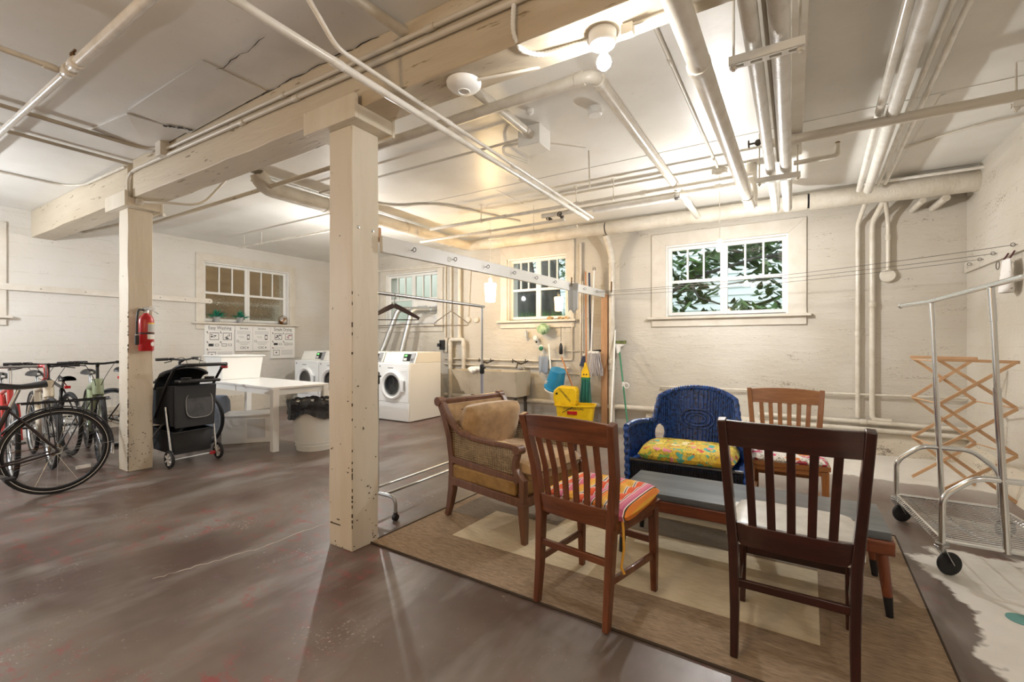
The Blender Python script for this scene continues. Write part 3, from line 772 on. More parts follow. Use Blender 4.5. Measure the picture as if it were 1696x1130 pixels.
b = MB(); b.bb(-5.455, -5.30, 1.83, 1.88, 2.575, 2.63); obj('outlet_body', b, MT['conduit'], t, bev=0.01)
b = MB(); b.tube(rounded([(-5.31, 1.855, 2.60), (-5.10, 1.95, 2.585), (-4.9, 2.2, 2.585), (-4.78, 2.45, 2.98)], .12), .011); obj('run', b, MT['conduit'], t)
pipe('slim cream pipe under the ceiling beyond the extinguisher post', [(-7.9, 2.7, 2.86), (-3.2, 2.7, 2.86)], 0.022, 'beam')
pipe('thin cream pipe crossing behind the two posts', [(-4.75, 2.6, 2.93), (-4.75, 5.9, 2.93)], 0.015, 'pipe')
pipe('short pipe above the left wall at the beam end', [(-8.58, 2.35, 2.83), (-6.6, 2.55, 2.83)], 0.02, 'pipe')
pipe('thin hanging pipe near the ceiling over the laundry window', [(-7.75, 4.05, 2.82), (-4.9, 4.05, 2.80)], 0.016, 'pipe', 0, [((-7.2, 4.05, 2.818), X_), ((-7.7, 4.05, 2.82), X_)])
for x, lab in ((-7.6, 'left'), (-7.1, 'right')):
    b = MB(); b.tube([(x, 4.05, 2.83), (x, 4.05, 2.999)], .005, 6); b.torus((x, 4.05, 2.818), .022, .004, 'x', 16, 5); tag(obj('pipe_hanger', b, MT['pipe']), lab + ' rod hanger of the thin pipe over the laundry window', 'hanger')
# long white pipe pair over the sitting area
pipe('long thick white pipe crossing diagonally over the sitting area', [(-1.84, .3, 2.585), (-1.87, 4.62, 2.585)], 0.020, 'pipe_white', 0, [((-1.85, 1.42, 2.585), Y_), ((-1.865, 3.2, 2.585), Y_)], jr=1.15)
pipe('thin white pipe lying beside the long thick white pipe', [(-1.79, .95, 3.0), (-1.80, 1.38, 2.62), (-1.83, 4.66, 2.605)], 0.012, 'pipe_white', 0.05, [((-1.81, 2.2, 2.617), Y_), ((-1.82, 3.0, 2.612), Y_)])
pipe('short thick pipe dropping from the ceiling into the beam above the foreground post', [(-1.845, 1.30, 2.999), (-1.84, 1.36, 2.94), (-1.795, 1.82, 2.94)], .03, 'pipe', .05)
# wrapped main
t = thing('insulated_main', 'fat wrapped main pipe from the ceiling elbow along the back wall', 'pipe', (-1.5, 6.2, 2.76), 0, None, True)
pts = rounded([(-4.65, 2.62, 2.999), (-4.65, 2.62, 2.86), (-4.65, 6.2, 2.885), (-2.24, 6.2, 2.875)], 0.17)
b = MB(); b.tube(pts, 0.085, 18); obj('run', b, MT['wrap'], t)
b = MB(); b.tube([(-2.22, 6.2, 2.875), (0.16, 6.2, 2.86)], 0.092, 18); obj('run', b, MT['wrap'], t)
b = MB(); b.tube([(0.18, 6.2, 2.86), (0.7, 6.2, 2.855), (1.1, 6.19, 2.85), (1.57, 6.2, 2.845)], [0.10, 0.10, 0.108, 0.104], 18); obj('run', b, MT['wrap'], t)
for x in (-2.23, 0.17):
    b = MB(); b.tube([(x - 0.011, 6.2, 2.87), (x + 0.011, 6.2, 2.87)], 0.082, 16); obj('black_gap', b, MT['black'], t)
for p, ax in [((-4.65, 3.4, 2.865), Y_), ((-4.65, 4.7, 2.875), Y_), ((-4.65, 5.7, 2.88), Y_), ((-3.9, 6.2, 2.88), X_), ((-3.0, 6.2, 2.878), X_)]:
    d = Vector(ax) * .012; b = MB(); P = Vector(p); b.tube([P - d, P + d], 0.089, 18); obj('band', b, MT['wrap'], t)
# pipe bank under the ceiling
pipe('upper pipe of the bank hung across the back ceiling', [(-4.2, 4.72, 2.80), (-0.30, 4.72, 2.80)], 0.021, 'pipe', 0, [((-2.05, 4.72, 2.80), X_), ((-1.3, 4.72, 2.80), X_), ((-3.0, 4.72, 2.80), X_)])
pipe('lower slim pipe of the bank over the sink side', [(-4.6, 4.96, 2.72), (-2.3, 4.96, 2.72)], 0.019, 'pipe', 0, [((-3.4, 4.96, 2.72), X_)])
pipe('second slim pipe of the bank ending in a stub over the sink side', [(-3.5, 5.1, 2.66), (-2.2, 5.1, 2.66)], 0.015, 'pipe')
pipe('thick pipe of the bank behind the valves', [(-2.6, 4.95, 2.80), (-0.30, 4.95, 2.80), (-0.30, 4.95, 2.55)], 0.028, 'pipe', 0.07, [((-1.0, 4.95, 2.80), X_), ((-0.62, 4.95, 2.80), X_)])
pipe('flat wrapped pipe of the bank with a silver end', [(-1.9, 4.86, 2.745), (-1.02, 4.86, 2.745)], 0.034, 'wrap_white', 0, [((-1.0, 4.86, 2.745), X_)], jm='steel', jr=.9)
def valve(p, label, ax=Z_):
    t = thing('gate_valve', label, 'valve', p, 0, None, True); P = Vector(p); a = Vector(ax)
    b = MB(); b.ball(p, .026, 12); b.tube([P, P + a * .06], .008, 8); obj('valve_body', b, MT['valve'], t)
    side = Vector((0, 0, 1)) if abs(a.z) < .5 else Vector((1, 0, 0))
    b = MB(); b.T = Matrix.Translation(P + a * .065) @ (a.to_track_quat('Z', 'Y').to_matrix().to_4x4()); b.torus((0, 0, 0), .026, .006, 'z', 16, 6); b.box((0, 0, 0), (.05, .008, .006)); obj('hand_wheel', b, MT['valve'], t)
valve((-2.52, 5.02, 2.76), 'left dark hand valve on the pipe bank', (0, -1, .2))
valve((-2.35, 4.98, 2.77), 'right dark hand valve on the pipe bank', (0, -1, .2))
valve((-0.22, 4.05, 2.82), 'dark valve at the end of the long grey pipe by the twin pipes', (-1, 0, 0))
for x, lab in ((-3.35, 'left'), (-2.05, 'middle'), (-1.62, 'right')):
    b = MB(); b.tube([(x, 4.72, 2.82), (x, 4.72, 2.999)], .006, 6); b.torus((x, 4.72, 2.80), .028, .004, 'x', 16, 5); b.lathe([(.03, 0), (.03, .006)], (x, 4.72, 2.994), 10)
    tag(obj('pipe_hanger', b, MT['pipe']), lab + ' rod hanger of the pipe bank over the back of the room', 'hanger')
b = MB(); b.tube([(-2.8, 5.1, 2.67), (-2.8, 5.1, 3.0)], .005, 6); b.torus((-2.8, 5.1, 2.66), .02, .004, 'x', 16, 5); tag(obj('pipe_hanger', b, MT['pipe']), 'rod hanger of the lowest slim pipe over the sink side', 'hanger')
# elbow pipe, box pipe
pipe('cream pipe with an elbow running back from below the bare bulb', [(-3.3, 2.57, 2.84), (-1.0, 2.57, 2.85), (-1.0, 6.1, 2.84)], 0.036, 'pipe', 0.075, [((-1.09, 2.57, 2.85), X_), ((-1.0, 2.66, 2.85), Y_), ((-1.0, 5.45, 2.842), Y_)], jr=1.18)
pipe('thick pipe from the beam to the square ceiling box', [(-1.78, 2.05, 2.92), (-1.78, 3.19, 2.92)], 0.034, 'pipe', 0, [((-1.78, 3.12, 2.92), Y_)], jr=1.15)
t = thing('ceiling_box', 'square white junction box on the ceiling', 'junction box', (-1.80, 3.28, 2.84), 0, None, True)
b = MB(); b.bb(-1.90, -1.70, 3.19, 3.38, 2.84, 3.0); obj('box_body', b, MT['white_paint'], t, bev=0.004)
b = MB(); b.tube(rounded([(-1.90, 3.25, 2.9), (-2.1, 3.28, 2.93), (-2.2, 3.45, 2.95), (-2.16, 3.8, 2.985)], .06), .012); obj('cable', b, MT['conduit'], t)
pipe('thin conduit from the square box toward the left', [(-1.90, 3.22, 2.92), (-4.5, 3.22, 2.93)], 0.011, 'conduit')
pipe('thin rod hanging beside the square ceiling box', [(-1.55, 3.85, 2.98), (-1.56, 3.9, 2.66)], 0.008, 'pipe')
pipe('curved cable on the ceiling over the sink side', [(-4.45, 3.6, 2.985), (-4.35, 4.15, 2.985), (-3.75, 4.3, 2.985), (-3.3, 5.6, 2.985)], 0.013, 'conduit', .3)
pipe('thin line along the ceiling from the bulb to the pendant plate', [(-0.64, 2.06, 2.985), (-0.62, 4.9, 2.985)], 0.012, 'conduit', 0, [((-0.635, 2.9, 2.985), Y_)])
# fat drop pipe and twin wrapped pipes on struts
pipe('fat cream pipe running back from the beam with a banded collar', [(-0.395, .7, 2.575), (-0.33, 5.02, 2.575), (-0.33, 5.02, 2.999)], 0.050, 'pipe', 0.09, [((-0.375, 2.32, 2.575), Y_), ((-0.336, 4.6, 2.575), Y_)], jr=1.12, jl=.02)
pipe('left wrapped pipe of the twin pipes hung on struts', [(-0.155, BY1, 2.665), (-0.135, 5.62, 2.665), (-0.135, 5.62, 2.999)], 0.036, 'wrap_white', 0.08)
pipe('right wrapped pipe of the twin pipes hung on struts', [(-0.045, BY1, 2.67), (-0.03, 5.66, 2.67), (-0.03, 5.66, 2.999)], 0.041, 'wrap_white', 0.08)
pipe('thin dark pipe between the twin wrapped pipes', [(-0.10, BY1, 2.70), (-0.085, 4.2, 2.70)], 0.010, 'conduit_grey')
def strut(x0, x1, y, z, label, along='x'):
    t = thing('pipe_strut', label, 'pipe hanger', ((x0 + x1) / 2, y, z), 0, None, True)
    b = MB(); n = 4; w = (x1 - x0)
    b.bb(x0, x1, y - .022, y - .018, z, z + .042); b.bb(x0, x1, y + .018, y + .022, z, z + .042); 
    b.bb(x0, x1, y - .022, y - .012, z - .002, z + .002); b.bb(x0, x1, y + .012, y + .022, z - .002, z + .002)
    for i in range(n + 1):
        xx = x0 + w * i / n; b.bb(max(x0, xx - .014), min(x1, xx + .014), y - .012, y + .012, z - .002, z + .002)
    obj('channel', b, MT['white_paint'], t)
    for xx in (x0 + .02, x1 - .02):
        b = MB(); b.tube([(xx, y, z - .025), (xx, y, ZC)], .006, 6); b.lathe([(.014, -.012), (.014, .0)], (xx, y, z - .003), 8); obj('rod', b, MT['pipe'], t)
strut(-0.255, 0.055, 2.42, 2.575, 'nearer slotted strut carrying the twin wrapped pipes')
strut(-0.245, 0.065, 4.32, 2.58, 'farther slotted strut carrying the twin wrapped pipes')
strut(1.18, 1.40, 4.07, 2.715, 'slotted strut carrying the long grey pipe near the right wall')
# four pipes on the right
pipe('leftmost white pipe of the four on the right ceiling', [(.44, BY1, 2.86), (.61, 6.0, 2.86)], 0.026, 'pipe_white')
pipe('fat taped pipe of the four on the right ceiling', [(.515, BY1, 2.84), (.685, 5.98, 2.84)], 0.041, 'wrap_white')
pipe('third slim pipe of the four on the right ceiling', [(.63, BY1, 2.90), (.765, 5.95, 2.88)], 0.017, 'pipe_white')
pipe('rightmost slim pipe of the four on the right ceiling', [(.70, BY1, 2.90), (.82, 5.95, 2.88)], 0.019, 'pipe_white')
pipe('long grey pipe crossing the right ceiling to the wall', [(-.17, 4.07, 2.80), (XR, 4.07, 2.79)], 0.034, 'conduit', 0, [((0.0, 4.07, 2.80), X_)], jr=1.12)
pipe('slim square rail on top of the wrapped main at right', [(.66, 6.06, 2.93), (XR, 6.06, 2.93)], 0.016, 'pipe_white')
pipe('short stub pipe with a brass plug near the right ceiling', [(0.02, 4.62, 2.80), (.33, 4.62, 2.80), (.33, 4.62, 2.9)], 0.02, 'pipe', .03, [((.33, 4.62, 2.9), Z_)], jm='brass', jr=.9, jl=.012)
pipe('bent cable on the right ceiling near the wall', [(.80, 5.3, 2.98), (1.0, 5.15, 2.98), (1.3, 5.0, 2.98), (1.56, 4.95, 2.98)], 0.010, 'conduit', .1)
pipe('left stub through the wall under the main', [(1.16, 6.22, 2.72), (1.13, YB, 2.70)], .03, 'pipe')
pipe('right stub through the wall under the main', [(1.34, 6.22, 2.72), (1.30, YB, 2.70)], .035, 'pipe')
# right wall-side verticals
pipe('left vertical pipe on the back wall right of the window', [(.70, 6.3, 2.80), (.65, 6.5, 2.60), (.65, 6.5, .40)], 0.023, 'pipe', .05, [((.65, 6.5, 1.35), Z_)], jr=1.2)
pipe('middle vertical pipe on the back wall right of the window', [(.86, 6.3, 2.80), (.78, 6.5, 2.60), (.78, 6.5, .38), (.95, 6.5, .38)], 0.028, 'pipe', .06, [((.78, 6.5, 1.68), Z_)], jr=1.25)
t = pipe('short vertical pipe ending in a round box on the back wall', [(.87, 6.3, 2.78), (.92, 6.5, 2.60), (.92, 6.5, 2.06)], 0.021, 'pipe', .08, [((.92, 6.5, 2.42), Z_)])
b = MB(); b.T = Matrix.Translation((.92, YB, 2.0)) @ Matrix.Rotation(PI / 2, 4, 'X'); b.lathe([(.075, 0), (.075, .04), (.065, .052), (0, .052)], n=24); obj('round_box', b, MT['pipe'], t)
pipe('slim upper pipe along the back wall behind the oak chair', [(-1.55, 6.5, .64), (XR, 6.5, .67)], 0.013, 'pipe', 0, [((.45, 6.5, .656), X_)])
pipe('upper of the two low pipes along the back wall at right', [(-.35, 6.49, .36), (XR, 6.49, .345)], 0.024, 'pipe', 0, [((.70, 6.49, .353), X_)])
pipe('lower of the two low pipes along the back wall at right', [(-.2, 6.46, .28), (XR, 6.46, .27)], 0.026, 'pipe')
pipe('fat low waste pipe along the back wall behind the mop bucket', [(-5.4, 6.46, .30), (-1.55, 6.46, .32), (-1.2, 6.48, .40), (-.9, 6.5, .42)], 0.038, 'wrap', .08, [((-1.62, 6.46, .32), X_), ((-3.9, 6.46, .308), X_)], jr=1.2)
# sink corner plumbing
pipe('slim vertical conduit left of the sink beside the washer window', [(-5.44, 6.52, 1.35), (-5.44, 6.52, 2.8)], .016, 'pipe')
pipe('tall vertical pipe left of the sink with a top elbow', [(-7.3, 6.42, 2.70), (-5.29, 6.50, 2.66), (-5.29, 6.50, 1.0)], .019, 'pipe', .05)
pipe('fat soil pipe left of the sink with a branch into the sink', [(-5.08, 6.48, 2.78), (-5.08, 6.48, 1.33)], .034, 'pipe', 0, [((-5.08, 6.48, 1.36), Z_)])
pipe('u shaped cream drain pipe standing left of the sink', [(-5.26, 6.44, .10), (-5.26, 6.44, 1.31), (-4.96, 6.44, 1.31), (-4.96, 6.44, .76)], .036, 'pipe', .05, [((-5.26, 6.44, 1.22), Z_), ((-4.96, 6.44, 1.22), Z_), ((-5.26, 6.44, .93), Z_)], jr=1.15)
pipe('upper water pipe along the wall above the sink', [(-5.45, 6.51, .965), (-3.42, 6.51, .955), (-3.42, 6.51, 1.06)], .014, 'pipe', .03)
pipe('lower water pipe along the wall above the sink', [(-5.45, 6.51, .86), (-2.95, 6.51, .85)], .015, 'pipe')
pipe('conduit down the wall right of the sink window', [(-2.90, 6.53, 2.75), (-2.90, 6.53, .98), (-3.38, 6.53, .98)], .012, 'pipe', .03)
pipe('cream rail down the wall behind the broom', [(-2.755, 6.52, 2.78), (-2.755, 6.52, .42)], .018, 'pipe')
pipe('square conduit loop on the wall behind the mop', [(-3.3, 6.53, .78), (-2.72, 6.53, .76), (-2.72, 6.53, 1.12), (-3.0, 6.53, 1.12)], .008, 'conduit', .02)
t = pipe('tall fat peeling pipe on the wall beside the brown post', [(-2.235, 6.44, .05), (-2.235, 6.44, 2.52), (-2.27, 6.28, 2.80)], .045, 'pipe', .1, [((-2.235, 6.44, .98), Z_), ((-2.235, 6.44, .88), Z_), ((-2.235, 6.44, 2.44), Z_)], jr=1.16)
b = MB(); b.tube([(-2.228, 6.402, 1.98), (-2.225, 6.400, 2.14)], .012, 6); obj('peeling_patch', b, MT['brass'], t)
b = MB(); b.bb(-2.385, -2.295, 6.40, 6.50, 0.0, 1.96); tag(obj('timber_stud', b, MT['rawwood'], bev=.004), 'bare brown timber stud beside the peeling pipe', 'stud')
t = thing('wall_sockets', 'two round wall boxes and cable beside the soil pipe', 'socket', (-4.72, 6.52, 1.62), 0, None, True)
for x in (-4.92, -4.74):
    b = MB(); b.T = Matrix.Translation((x, YB, 1.66)) @ Matrix.Rotation(PI / 2, 4, 'X'); b.lathe([(.055, 0), (.055, .03), (.045, .042), (0, .042)], n=20); obj('round_box', b, MT['pipe'], t)
b = MB(); b.tube(rounded([(-4.92, 6.53, 1.70), (-4.90, 6.53, 2.0), (-4.86, 6.53, 2.75)], .1), .01); obj('cable', b, MT['pipe'], t)

# ---------------------------------------------------------------- lamps
def bulb_power(w, r): return w / (4 * PI * PI * r * r)
def bulb(p, r, w, c, parent, name='bulb', up=1):
    m = emis('glowing_bulb_%s' % name, c, bulb_power(w, r))
    b = MB(); z = up
    b.lathe([(0, -r * 1.0), (r * .5, -r * .87), (r * .87, -r * .5), (r, 0), (r * .87, r * .5), (r * .55, r * .95), (r * .45, r * 1.3)], p, 18, True)
    o = obj('bulb', b, m, parent); o['label'] = 'glowing bare bulb'
    b = MB(); b.lathe([(r * .46, r * 1.25), (r * .5, r * 1.4), (r * .5, r * 2.1), (r * .62, r * 2.2), (r * .62, r * 2.6)], p, 14); obj('socket', b, MT['white_plastic'], parent)
WARM = (1.0, 0.80, 0.55); SOFT = (1.0, 0.98, 0.95)
t = thing('beam_lamp', 'round porcelain lamp holder with a glowing bulb under the beam', 'lamp', (-.72, 1.96, 2.5), 0, None, True)
b = MB(); b.lathe([(.055, 0), (.061, .010), (.062, .058)], (-.72, 1.95, 2.582), 24); obj('lamp_base', b, MT['white_plastic'], t)
bulb((-.715, 1.955, 2.507), .033, BULB_W['beam'], SOFT, t, 'beam')
b = MB(); b.bb(-.63, -.58, 1.93, 1.97, 2.585, 2.63); b.tube(rounded([(-.60, 1.95, 2.625), (-.2, 1.95, 2.63), (.5, 1.95, 2.63)], .02), .007); obj('cable', b, MT['cord_white'], t)
def flex(label, pts, r, mat='white_plastic', n=None):
    b = MB(); path = rounded(pts, .09); L = []
    for i in range(len(path) - 1):
        seg = max(1, int((path[i + 1] - path[i]).length / .008))
        for k in range(seg): L.append(path[i].lerp(path[i + 1], k / seg))
    b.tube(L, [r * (1.0 if i % 2 else .78) for i in range(len(L))], 8)
    return tag(obj('flexible_conduit', b, MT[mat], ang=80), label, 'conduit')
flex('ribbed white flexible conduit bending under the beam to the bulb', [(-1.08, 1.797, 2.99), (-1.10, 1.795, 2.64), (-1.06, 1.92, 2.622), (-.78, 1.95, 2.622)], .013)
t = thing('dome_lamp', 'white dome detector disc under the beam', 'detector', (-1.49, 1.94, 2.58), 0, None, True)
b = MB(); b.lathe([(0, 0), (.035, .0), (.075, .014), (.092, .032), (.094, .046)], (-1.49, 1.94, 2.594), 32); obj('dome', b, MT['white_plastic'], t)
b = MB(); b.torus((-1.49, 1.94, 2.593), .03, .004, 'z', 24, 6); obj('ring', b, MT['white_plastic'], t)
b = MB(); b.tube(rounded([(-1.40, 1.94, 2.63), (-1.2, 1.98, 2.625), (-1.08, 2.03, 2.64)], .03), .008); obj('cable', b, MT['cord_white'], t)
b = MB(); b.lathe([(.045, 0), (.055, .01), (.055, .045), (.05, .06)], (-1.245, 3.21, 2.94), 24); tag(obj('smoke_detector', b, MT['white_plastic']), 'small round white smoke detector on the ceiling behind the bulb', 'smoke detector')
b = MB(); b.lathe([(.012, 0), (.028, .012), (.03, .04)], (-1.67, 2.98, 2.96), 12); tag(obj('ceiling_hook', b, MT['white_plastic']), 'tiny white ceiling fitting near the square box', 'fitting')
t = thing('pendant_bulb', 'bare bulb hanging on a cord before the right window', 'lamp', (-.615, 5.02, 2.15), 0, None, True)
b = MB(); b.lathe([(.045, 0), (.075, .012), (.075, .06)], (-.615, 5.02, 2.94), 24); obj('ceiling_plate', b, MT['trim'], t)
b = MB(); b.tube([(-.615, 5.02, 2.29), (-.615, 5.02, 2.95)], .004, 6); obj('cord', b, MT['cord_white'], t)
bulb((-.615, 5.02, 2.205), .034, BULB_W['pendant'], SOFT, t, 'pendant')
t = thing('pendant_lamp', 'frosted white bucket shade hanging over the sink', 'lamp', (-3.74, 5.5, 1.85), 0, None, True)
b = MB(); b.tube([(-3.74, 5.5, 2.16), (-3.74, 5.5, 2.999)], .004, 6); obj('cord', b, MT['cord_white'], t)
b = MB(); b.lathe([(.02, 0), (.024, .05), (.024, .09), (.012, .11)], (-3.74, 5.5, 2.10), 14); obj('socket', b, MT['white_plastic'], t)
sh = NT('glowing_frosted_shade'); sh.col((1, .96, .88)); sh.set(Emission_Color=(1, .68, .32, 1), Emission_Strength=BULB_W['sink'] / (PI * (PI * .17 * .27)) ); MT['shade'] = sh.m
b = MB(); b.lathe([(.0, .0), (.066, .0), (.07, .01), (.085, .26), (.082, .262), (.068, .012)], (-3.74, 5.5, 1.85), 28, False); obj('shade', b, MT['shade'], t)
# unseen bulbs added for even brightness: laundry bay, bicycle bay, two behind the viewer
def added_lamp(p, key, c, lab):
    t = thing('unseen_lamp', lab, 'lamp', p, 0, None, True)
    b = MB(); b.lathe([(.055, 0), (.06, .015), (.06, .05)], (p[0], p[1], 2.95), 20); obj('ceiling_plate', b, MT['white_plastic'], t)
    b = MB(); b.tube([(p[0], p[1], p[2] + .085), (p[0], p[1], 2.96)], .004, 6); obj('cord', b, MT['cord_white'], t)
    bulb(p, .034, BULB_W[key], c, t, key)
added_lamp((-5.20, 4.30, 2.25), 'laundry', SOFT, 'added unseen bulb in the laundry bay behind the foreground post')  # added for brightness, kept out of view by the post
added_lamp((-7.0, .05, 2.05), 'bike', (.93, .96, 1.0), 'added unseen bulb over the bicycle bay left of the viewer')  # added to brighten the left wall, bicycles and left ceiling
added_lamp((-1.6, -1.7, 2.2), 'rear', (1.0, .68, .38), 'added unseen bulb behind the viewer')  # added unseen; bulb reflections in the window suggest lamps behind the viewer
added_lamp((.95, .35, 2.3), 'side', SOFT, 'added unseen bulb beside the right wall behind the viewer')  # added to brighten the right ceiling, wall and white floor
# ================================================================ sitting area
# rug
t = thing('area_rug', 'taupe and cream patchwork rug under the chairs', 'rug', (-.83, 2.9, 0), math.radians(-1.6))
RX0, RX1, RY0, RY1 = -1.38, 1.375, -.98, .92
def patch(x0, x1, y0, y1, z, m, name='field'):
    b = MB(); b.bb(x0, x1, y0, y1, 0.0, z); return obj(name, b, MT[m], t)
patch(RX0, RX1, RY0, RY1, .007, 'rug_brown', 'border')
patch(RX0 + .36, .95, -.62, .10, .0085, 'rug_cream')
patch(RX0 + .08, RX0 + .36, -.30, .55, .0085, 'rug_grey')
patch(RX0 + .36, -.52, -.12, .62, .0090, 'rug_grey')
patch(-.45, .95, .12, .40, .0085, 'rug_grey')
patch(-.45, .95, .42, .62, .0085, 'rug_cream')
b = MB(); b.tube([(RX0, RY0, .006), (RX1, RY0, .006), (RX1, RY1, .006), (RX0, RY1, .006)], .007, 6, True); obj('binding', b, MT['rug_edge'], t)

def slat_chair(label, loc, rz, mv, mx, nsl, H=.92, seat_mat=None, fw=.225, rw=.185, tw=.235, seat_z=.445, flat_top=False):
    t = thing('slat_back_chair', label, 'chair', loc, rz)
    def legpath(s): return [(s * rw, -.245, 0), (s * rw, -.222, .18), (s * rw * 1.03, -.205, .43), (s * (rw + tw) / 2 * 1.02, -.225, .66), (s * tw, -.29, H)]
    for s in (-1, 1):
        b = MB(); b.bar(legpath(s), .034, .046, up=(0, 1, 0), sc=[.82, .95, 1.1, 1.0, .95]); obj('rear_leg', b, MT[mv], t, bev=.004)
        b = MB(); b.bar([(s * fw * .93, .205, 0), (s * fw * .93, .20, .2), (s * fw * .93, .19, seat_z - .02)], .042, .042, up=(0, 1, 0), sc=[.68, .85, 1.0]); obj('front_leg', b, MT[mv], t, bev=.004)
        b = MB(); b.lathe([(.009, 0), (.011, .006)], (s * fw * .93, .205, -.001), 10); obj('glide', b, MT['steel'], t)
    # crest rail, bowed to the rear
    def bow(x, half, d): return -d * (1 - (x / half) ** 2)
    def rail(z0, z1, half0, half1, y0, y1, d, th, nm):
        b = MB(); n = 10
        def fn(u, v):
            # closed section loop v over 4 corners
            k = v * 4; i = int(k) % 4
            zz = (z0, z0, z1, z1)[i]; yy = (0, th, th, 0)[i]
            half = half0 if zz == z0 else half1; y = y0 if zz == z0 else y1
            x = (2 * u - 1) * half
            crown = 0.0
            if zz == z1 and nm == 'crest_rail' and not flat_top: crown = .012 * (1 - (x / half) ** 2)
            return (x, y + bow(x, half, d) + yy - th / 2, zz + crown)
        vs = []; fs = []
        for i in range(n + 1):
            for k in range(4): vs.append(fn(i / n, k / 4))
        for i in range(n):
            for k in range(4): fs.append((i * 4 + k, (i + 1) * 4 + k, (i + 1) * 4 + (k + 1) % 4, i * 4 + (k + 1) % 4))
        fs += [(0, 1, 2, 3), tuple(n * 4 + k for k in (3, 2, 1, 0))]
        b.add(vs, fs); obj(nm, b, MT[mx], t, bev=.003)
    zl0, zl1 = seat_z - .015, seat_z + .075
    h = lambda z: rw * 1.03 + (tw - rw * 1.03) * max(0, (z - .43) / (H - .43))
    yb = lambda z: -.205 - .085 * max(0, (z - .43) / (H - .43)) ** 1.2
    rail(H - .105, H - .004, h(H - .1) - .012, h(H) - .012, yb(H - .1), yb(H), .022, .024, 'crest_rail')
    rail(zl0, zl1, h(zl0) - .012, h(zl1) - .012, yb(zl0), yb(zl1), .016, .024, 'lower_rail')
    for i in range(nsl):
        f = (i + 1) / (nsl + 1) * 2 - 1
        z0, z1 = zl1 - .01, H - .10
        x0 = f * (h(z0) - .01); x1 = f * (h(z1) - .01)
        y0 = yb(z0) + bow(x0, h(z0), .016); y1 = yb(z1) + bow(x1, h(z1), .022); xm = (x0 + x1) / 2; ym = (y0 + y1) / 2 + .016
        b = MB(); b.bar([(x0, y0, z0), (xm, ym, (z0 + z1) / 2), (x1, y1, z1)], .029, .011, up=(0, 1, 0)); obj('back_slat', b, MT[mv], t, bev=.002)
    # saddle seat
    b = MB()
    def st(u, v, top):
        x = 2 * u - 1; y = 2 * v - 1
        w = (fw + .012) * (1 if y > 0 else 1 - .10 * -y); 
        k = (1 - abs(x) ** 5 * .06 * (y > 0))
        z = seat_z + (.018 if top else -.012)
        if top: z -= .016 * math.exp(-((abs(x) - .42) ** 2 / .09 + (y + .25) ** 2 / .3)) - .004 * math.exp(-(x * x) / .02) * max(0, y)
        return (x * w, y * .225 * k + .005, z)
    nx = 22
    b.grid(lambda u, v: st(u, v, True), nx, nx); b.grid(lambda u, v: st(1 - u, v, False), nx, nx)
    ring = [st(i / nx, 0, True) for i in range(nx)] + [st(1, i / nx, True) for i in range(nx)] + [st(1 - i / nx, 1, True) for i in range(nx)] + [st(0, 1 - i / nx, True) for i in range(nx)]
    low = [(p[0], p[1], seat_z - .012) for p in ring]; n = len(ring)
    b.add(ring + low, [(i, i + n, (i + 1) % n + n, (i + 1) % n) for i in range(n)])
    obj('seat', b, seat_mat or MT[mx], t)
    # aprons and stretchers
    z = seat_z - .05
    b = MB(); b.bb(-fw * .9, fw * .9, .18, .20, z, seat_z - .012); obj('apron', b, MT[mx], t)
    for s in (-1, 1):
        b = MB(); b.bar([(s * rw, -.20, (z + seat_z - .012) / 2), (s * fw * .93, .19, (z + seat_z - .012) / 2)], .02, seat_z - .012 - z, ); obj('apron', b, MT[mv], t)
        b = MB(); b.bar([(s * rw, -.225, .20), (s * fw * .93, .20, .185)], .017, .030); obj('stretcher', b, MT[mv], t, bev=.003)
    b = MB(); b.bar([(-rw, -.222, .285), (rw, -.222, .285)], .018, .032); obj('stretcher', b, MT[mx], t, bev=.003)
    b = MB(); b.bar([(-fw * .93, .20, .255), (fw * .93, .20, .255)], .018, .034); obj('stretcher', b, MT[mx], t, bev=.003)
    return t
# chair with the striped cushion
c1 = slat_chair('red-brown slat chair with the orange striped cushion', (-.822, 2.148, 0.007), math.radians(-8.6), 'walnut', 'walnut_x', 6, H=.905)
def place(v, loc, rz):
    a, b = v[0] * math.cos(rz) - v[1] * math.sin(rz), v[0] * math.sin(rz) + v[1] * math.cos(rz)
    return (loc[0] + a, loc[1] + b, loc[2] + v[2])
t = thing('seat_cushion', 'tufted orange, pink and yellow striped cushion on the red-brown chair', 'cushion', place((.01, .02, .488), (-.822, 2.148, .007), math.radians(-8.6)), math.radians(-8.6 + 4))
b = MB(); b.cushion(.47, .46, .09, .026, p=8); obj('pad', b, MT['stripes'], t)
b = MB(); b.tube([(.19, -.19, -.01), (.205, -.21, -.05), (.21, -.215, -.14), (.20, -.22, -.22), (.215, -.22, -.245)], .006, 6); obj('tie_string', b, M('yellow_tie', 'cf9a3a', .8), t)
b = MB(); b.tube([(-.19, -.19, -.01), (-.205, -.225, -.04), (-.21, -.22, -.12)], .006, 6); obj('tie_string', b, MT['stripes'], t)
# dark chair with pale seat
ws = M('pale_grey_vinyl_seat', 'd2cfc8', .28, var=(6, 'b9b5ac', .42, .66))
slat_chair('dark mahogany slat chair with a pale seat, back to the viewer', (.005, 2.245, 0.007), math.radians(-1.0), 'mahogany', 'mahogany_x', 5, H=.945, seat_mat=ws, fw=.225, rw=.193, tw=.232, seat_z=.45, flat_top=True)
dc = bpy.data.objects['slat_back_chair.001']
b = MB(); b.T = Matrix.Translation((0, .015, .462)); b.cushion(.475, .46, .075, 0, 26, 26, 8); obj('seat_pad', b, ws, dc)
